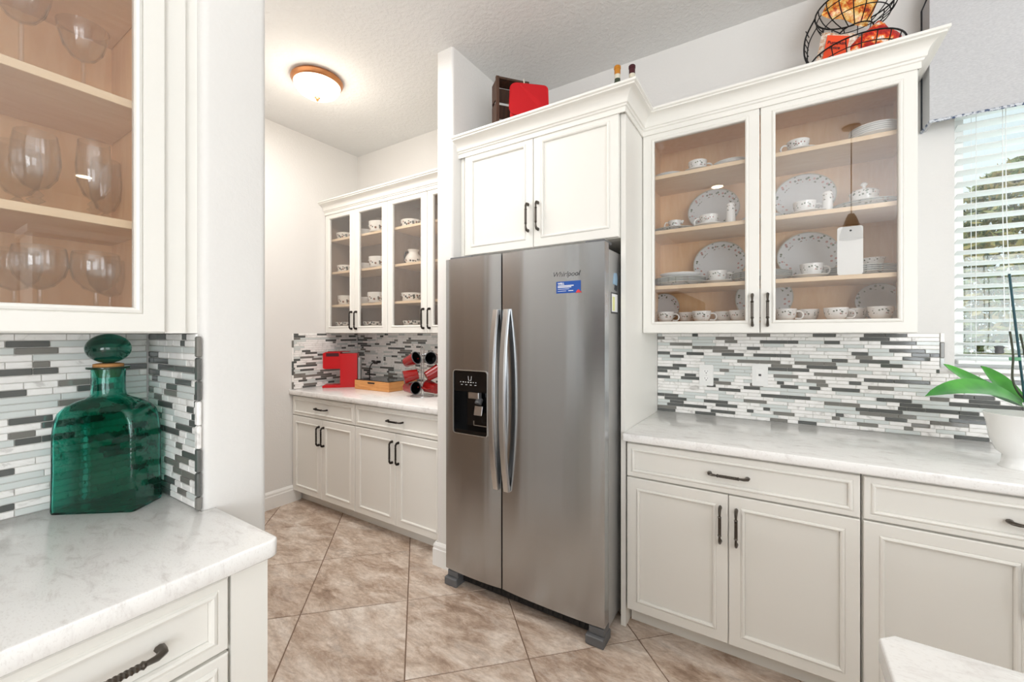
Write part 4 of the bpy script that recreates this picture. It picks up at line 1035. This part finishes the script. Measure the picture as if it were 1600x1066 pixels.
# ------------------------------------------------------------------ pantry ceiling lamp
lp = thing('ceiling_lamp', 'flush alabaster glass ceiling lamp with copper rim in the pantry', 'lamp', (-2.535, 1.625, CEIL))
MB().lathe([(.140, -.0005), (.152, -.006), (.158, -.018), (.150, -.034), (.143, -.042), (.125, -.044), (.12, -.02)], 44).build('rim', M['copper'], lp, True, 50)
MB().lathe([(.1415, -.0425), (.138, -.06), (.118, -.088), (.085, -.108), (.045, -.119), (.008, -.1225), (.001, -.1225)], 44, cap0=False, cap1=False).build('glass_bowl', M['lampglass'], lp, True, 60)
MB().lathe([(.016, -.121), (.018, -.125), (.008, -.133), (.010, -.138), (.005, -.147), (.001, -.148)], 20, cap0=False).build('finial', M['copper'], lp, True)
pl_ = bpy.data.lights.new('lamp_bulb', 'POINT'); pl_.energy = 5.5; pl_.color = (1, .90, .77); pl_.shadow_soft_size = .10
po = bpy.data.objects.new('lamp_bulb', pl_); C.objects.link(po); po.location = (-2.535, 1.625, CEIL - .26)

# ------------------------------------------------------------------ window, blind, valance
wn = struct(MB().box(WX0, WX1, YB + .07, YB + .125, WZ0, WZ0 + .05).box(WX0, WX1, YB + .07, YB + .125, WZ1 - .05, WZ1).box(WX0, WX0 + .045, YB + .07, YB + .125, WZ0 + .05, WZ1 - .05).box(WX1 - .045, WX1, YB + .07, YB + .125, WZ0 + .05, WZ1 - .05).build('window_1', M['trimw']))
for z0, z1 in ((WZ0 + .05, WZ1 - .05),): MB().box(WX0 + .045, WX1 - .045, YB + .098, YB + .102, z0, z1).build('pane', M['winglass'], wn)
struct(MB().cbox(WX0 - .012, WX1 + .012, YB - .03, YB + .0699, SILL, SILL + .018, .003).build('trim_1', M['trimw']))
bl = thing('window_blind', 'white horizontal slat blind in the window right of the china cabinets', 'blind', (WX0 + .012, YB + .035, 0))
LW = WX1 - WX0 - .024
slm = MB(); slm.T = Matrix.Rotation(R(-13), 4, 'X')
slm.cbox(0, LW, -.025, .025, -.0014, .0014, .0006); slm = slm.mesh('slat', M['slat'])
z = WZ0 + .06; ns = 0
while z < WZ1 - .06: link('slat', slm, bl, (0, 0, z)); z += .0495; ns += 1
MB().cbox(0, LW, -.026, .026, WZ0 + .022, WZ0 + .040, .003).build('bottom_rail', M['slat'], bl)
MB().cbox(0, LW, -.03, .03, WZ1 - .05, WZ1 - .002, .003).build('head_rail', M['slat'], bl)
for x in (.055, .47, .9, 1.3):
    b = MB()
    for yy in (-.027, .027): b.tube([(x, yy, WZ0 + .03), (x, yy, WZ1 - .04)], .0011, 5)
    b.build('ladder_cord', M['slat'], bl)
MB().tube([(.135, -.034, 1.42), (.13, -.032, 1.9), (.13, -.032, WZ1 - .05)], .0016, 5).build('pull_cord', M['slat'], bl)
MB().tube(smooth_pts([(.145, -.036, 1.30), (.15, -.036, 1.5), (.14, -.034, 1.9), (.138, -.032, WZ1 - .05)]), .0016, 5).build('pull_cord', M['slat'], bl)
MB().lathe([(.008, 0), (.014, .004), (.012, .02), (.016, .03), (.005, .034)], 12, (.12, -.034, 1.285)).build('cord_tassel', M['foot'], bl, True)
vl = thing('window_valance', 'grey linen box valance over the window', 'valance', (.542, YB, 0))
b = MB(); b.prism([(0, 2.262), (1.66, 2.262), (1.66, 3.0), (.075, 3.0), (0, 2.80)], -.112, -.100, 'y').box(0, .012, -.0998, -.002, 2.262, 2.80).box(1.648, 1.66, -.0998, -.002, 2.262, 3.0); b.build('cover', M['linen'], vl)
b = MB(); b.tube([(0, -.004, 2.262), (0, -.004, 2.80), (.072, -.004, 3.0)], .005, 8); b.build('piping', M['piping'], vl)
MB().tube([(-.002, -.004, 2.262), (-.002, -.116, 2.262), (1.66, -.116, 2.262)], .006, 8).build('braid_trim', M['braid'], vl)
# outside: lawn and three shrubs
struct(MB().box(-2, 8, YB + .4, 14, -.3, -.02).build('ground', M['grass']))
def shrub(label, cx, cy, h_, r, n, seed):
    t = thing('garden_shrub', label, 'shrub', (cx, cy, -.02), 0, 'shrubs outside the window')
    rn = random.Random(seed); b = MB(); vs = []; fs = []
    for _ in range(n):
        u = rn.random(); a = rn.random() * 2 * PI; rr_ = r * (rn.random() ** .4) * math.sin(PI * min(1, .12 + .88 * u)) ** .5
        c_ = Vector((rr_ * math.cos(a), rr_ * math.sin(a), .1 + u * h_)); d1 = Vector((rn.gauss(0, 1), rn.gauss(0, 1), rn.gauss(0, 1))).normalized(); d2 = d1.orthogonal().normalized(); s = .035 + .04 * rn.random()
        o = len(vs); vs += [c_ - d1 * s, c_ + d2 * s * .4, c_ + d1 * s, c_ - d2 * s * .4]; fs.append((o, o + 1, o + 2, o + 3))
    b.add(vs, fs); stuff(b.build('leaves', M['foliage'], t))
    MB().tube([(0, 0, 0), (.03, .02, h_ * .5), (0, 0, h_ * .85)], [.05, .035, .01], 8).build('trunk', M['stem'], t)
shrub('leafy garden shrub outside, at the left of the window', 1.9, 5.6, 2.85, .85, 11000, 1)
shrub('leafy garden shrub outside, in the middle of the window', 3.5, 6.4, 3.15, .95, 11000, 2)
shrub('leafy garden shrub outside, at the right of the window', 5.9, 7.0, 3.4, 1.0, 6000, 3)

# ------------------------------------------------------------------ orchid
op = thing('potted_orchid', 'orchid with long green leaves in a white pot on the right counter', 'plant', (.695, 2.12, .9145))
MB().lathe([(.052, 0), (.052, .004), (.045, .012), (.043, .04), (.058, .055), (.074, .10), (.080, .15), (.088, .182), (.084, .184), (.075, .15), (.06, .16), (.001, .16)], 36, cap1=False).build('pot', M['white'], op, True, 50)
MB().lathe([(.074, .152), (.05, .165), (.001, .168)], 24, cap0=False, cap1=False).build('moss', M['moss'], op, True)
def leaf(base, mid, tip, wid, up=(0, 0, 1)):
    n = 14; vs = []; fs = []; base, mid, tip = [Vector(q_) for q_ in (base, mid, tip)]; up = Vector(up)
    for i in range(n + 1):
        t_ = i / n; p_ = base * (1 - t_) ** 2 + mid * 2 * t_ * (1 - t_) + tip * t_ ** 2
        tg = ((mid - base) * (1 - t_) + (tip - mid) * t_).normalized(); sd = tg.cross(up).normalized(); nn = sd.cross(tg)
        hw = wid / 2 * (math.sin(PI * min(1, .14 + .86 * t_)) ** .75) + .0008
        for k, q_ in enumerate((-1, -.5, 0, .5, 1)): vs.append(p_ + sd * hw * q_ + nn * (abs(q_) * hw * .28) + nn * .0)
        for q_ in (.5, 0, -.5): vs.append(p_ + sd * hw * q_ + nn * (abs(q_) * hw * .28 - .0022))
    for i in range(n):
        for k in range(8): fs.append((i * 8 + k, i * 8 + (k + 1) % 8, i * 8 + 8 + (k + 1) % 8, i * 8 + 8 + k))
    fs += [tuple(range(8)), tuple(range(n * 8, n * 8 + 8))]
    MB().add(vs, fs).build('leaf', M['leaf'], op, True, 80)
def PL(px, py, D): return P(px, py, D=D) - op.location
leaf(PL(1598, 634, 1.43), PL(1530, 588, 1.42), PL(1446, 619, 1.36), .072, (.3, -.6, .75))
leaf(PL(1597, 632, 1.45), PL(1510, 600, 1.46), PL(1475, 569, 1.47), .074, (.35, -.6, .7))
leaf(PL(1597, 630, 1.46), PL(1560, 600, 1.5), PL(1533, 572, 1.52), .072, (.5, -.7, .4))
leaf(PL(1610, 632, 1.40), PL(1660, 590, 1.38), PL(1700, 620, 1.32), .058)
MB().tube([PL(1577, 428, 1.43), PL(1603, 640, 1.42)], .0035, 8).build('stake', M['stake'], op, True)
MB().tube(smooth_pts([PL(1605, 628, 1.43), PL(1590, 612, 1.42), PL(1582, 590, 1.42), PL(1583, 555, 1.42), PL(1578, 518, 1.42)]), [.003] * 25, 8).build('flower_stem', M['stem'], op, True)
MB().tube(smooth_pts([PL(1608, 628, 1.44), PL(1606, 590, 1.44), PL(1600, 550, 1.44), PL(1594, 522, 1.44)]), .0028, 8).build('flower_stem', M['stem'], op, True)
MB().cbox(-.014, .014, -.003, .003, -.006, .006, .002).build('clip', M['clip'], op, loc=PL(1586, 561, 1.42))

# ------------------------------------------------------------------ island pendant and recessed lights (seen only as reflections)
pt = thing('island_pendant', 'pendant lamp hanging above the island, seen only as a reflection', 'lamp', (.50, .145, CEIL))
MB().lathe([(.06, -.0005), (.06, -.012), (.02, -.02)], 28).build('canopy', M['bronze'], pt, True)
MB().tube([(0, 0, -.02), (0, 0, -.70)], .004, 8).build('rod', M['bronze'], pt)
MB().lathe([(.02, -.70), (.035, -.73), (.075, -.86), (.08, -.90), (.076, -.90), (.03, -.74)], 28, cap1=False).build('shade', M['bronze'], pt, True)
dlm = None
for i, (x, y) in enumerate(((-.575, -.785), (3.66, 1.31), (1.4, -2.6), (3.2, -1.2))):
    t = thing('recessed_light', ['recessed ceiling light behind the camera, left', 'recessed ceiling light near the right wall', 'recessed ceiling light by the rear wall', 'recessed ceiling light, rear right'][i], 'lamp', (x, y, CEIL), 0, 'recessed ceiling lights')
    MB().lathe([(.085, -.0005), (.085, -.006), (.065, -.006)], 28).build('trim_ring', M['trimw'], t, True)
    MB().lathe([(.062, -.0065), (.001, -.0068)], 28, cap0=False, cap1=False).build('lens', M['downlight'], t)
# behind the camera: sideboard added for its reflection, tall cabinet mirrored in the glass
sb_ = thing('sideboard', 'brown wooden sideboard added behind the camera for its reflection', 'sideboard', (-1.55, -3.3, 0))
b = MB(); b.box(0, .5, 0, 2.2, .08, 1.9).box(.03, .47, .05, 2.15, 0, .08); b.build('body', M['crate'], sb_)
for i in range(4): MB().cbox(.5005, .515, .02 + i * .545, .545 + i * .545, .1, 1.88, .003).build('door', M['crate'], sb_)
tcb = thing('tall_cabinet', 'tall cream cabinet on the far right wall', 'cabinet', (4.0, 1.0, 0))
b = MB(); b.box(0, .6, 0, 1.5, .1, 2.42).box(.06, .6, 0, 1.5, 0, .1); b.build('body', M['cream'], tcb)
b = MB(); b.box(-.04, .6, -.04, 1.53, 2.4205, 2.5); b.build('crown', M['cream'], tcb)

dw = struct(MB().box(-3.05, -1.85, .6465, .672, 0, 2.15).build('reflection_door_1', M['oak']))  # unseen brown door, added to be mirrored in the refrigerator steel
for k in range(2): MB().cbox(-3.0 + k * .57, -2.47 + k * .57, .6725, .69, .06, 2.1, .003).build('panel', M['oak'], dw)
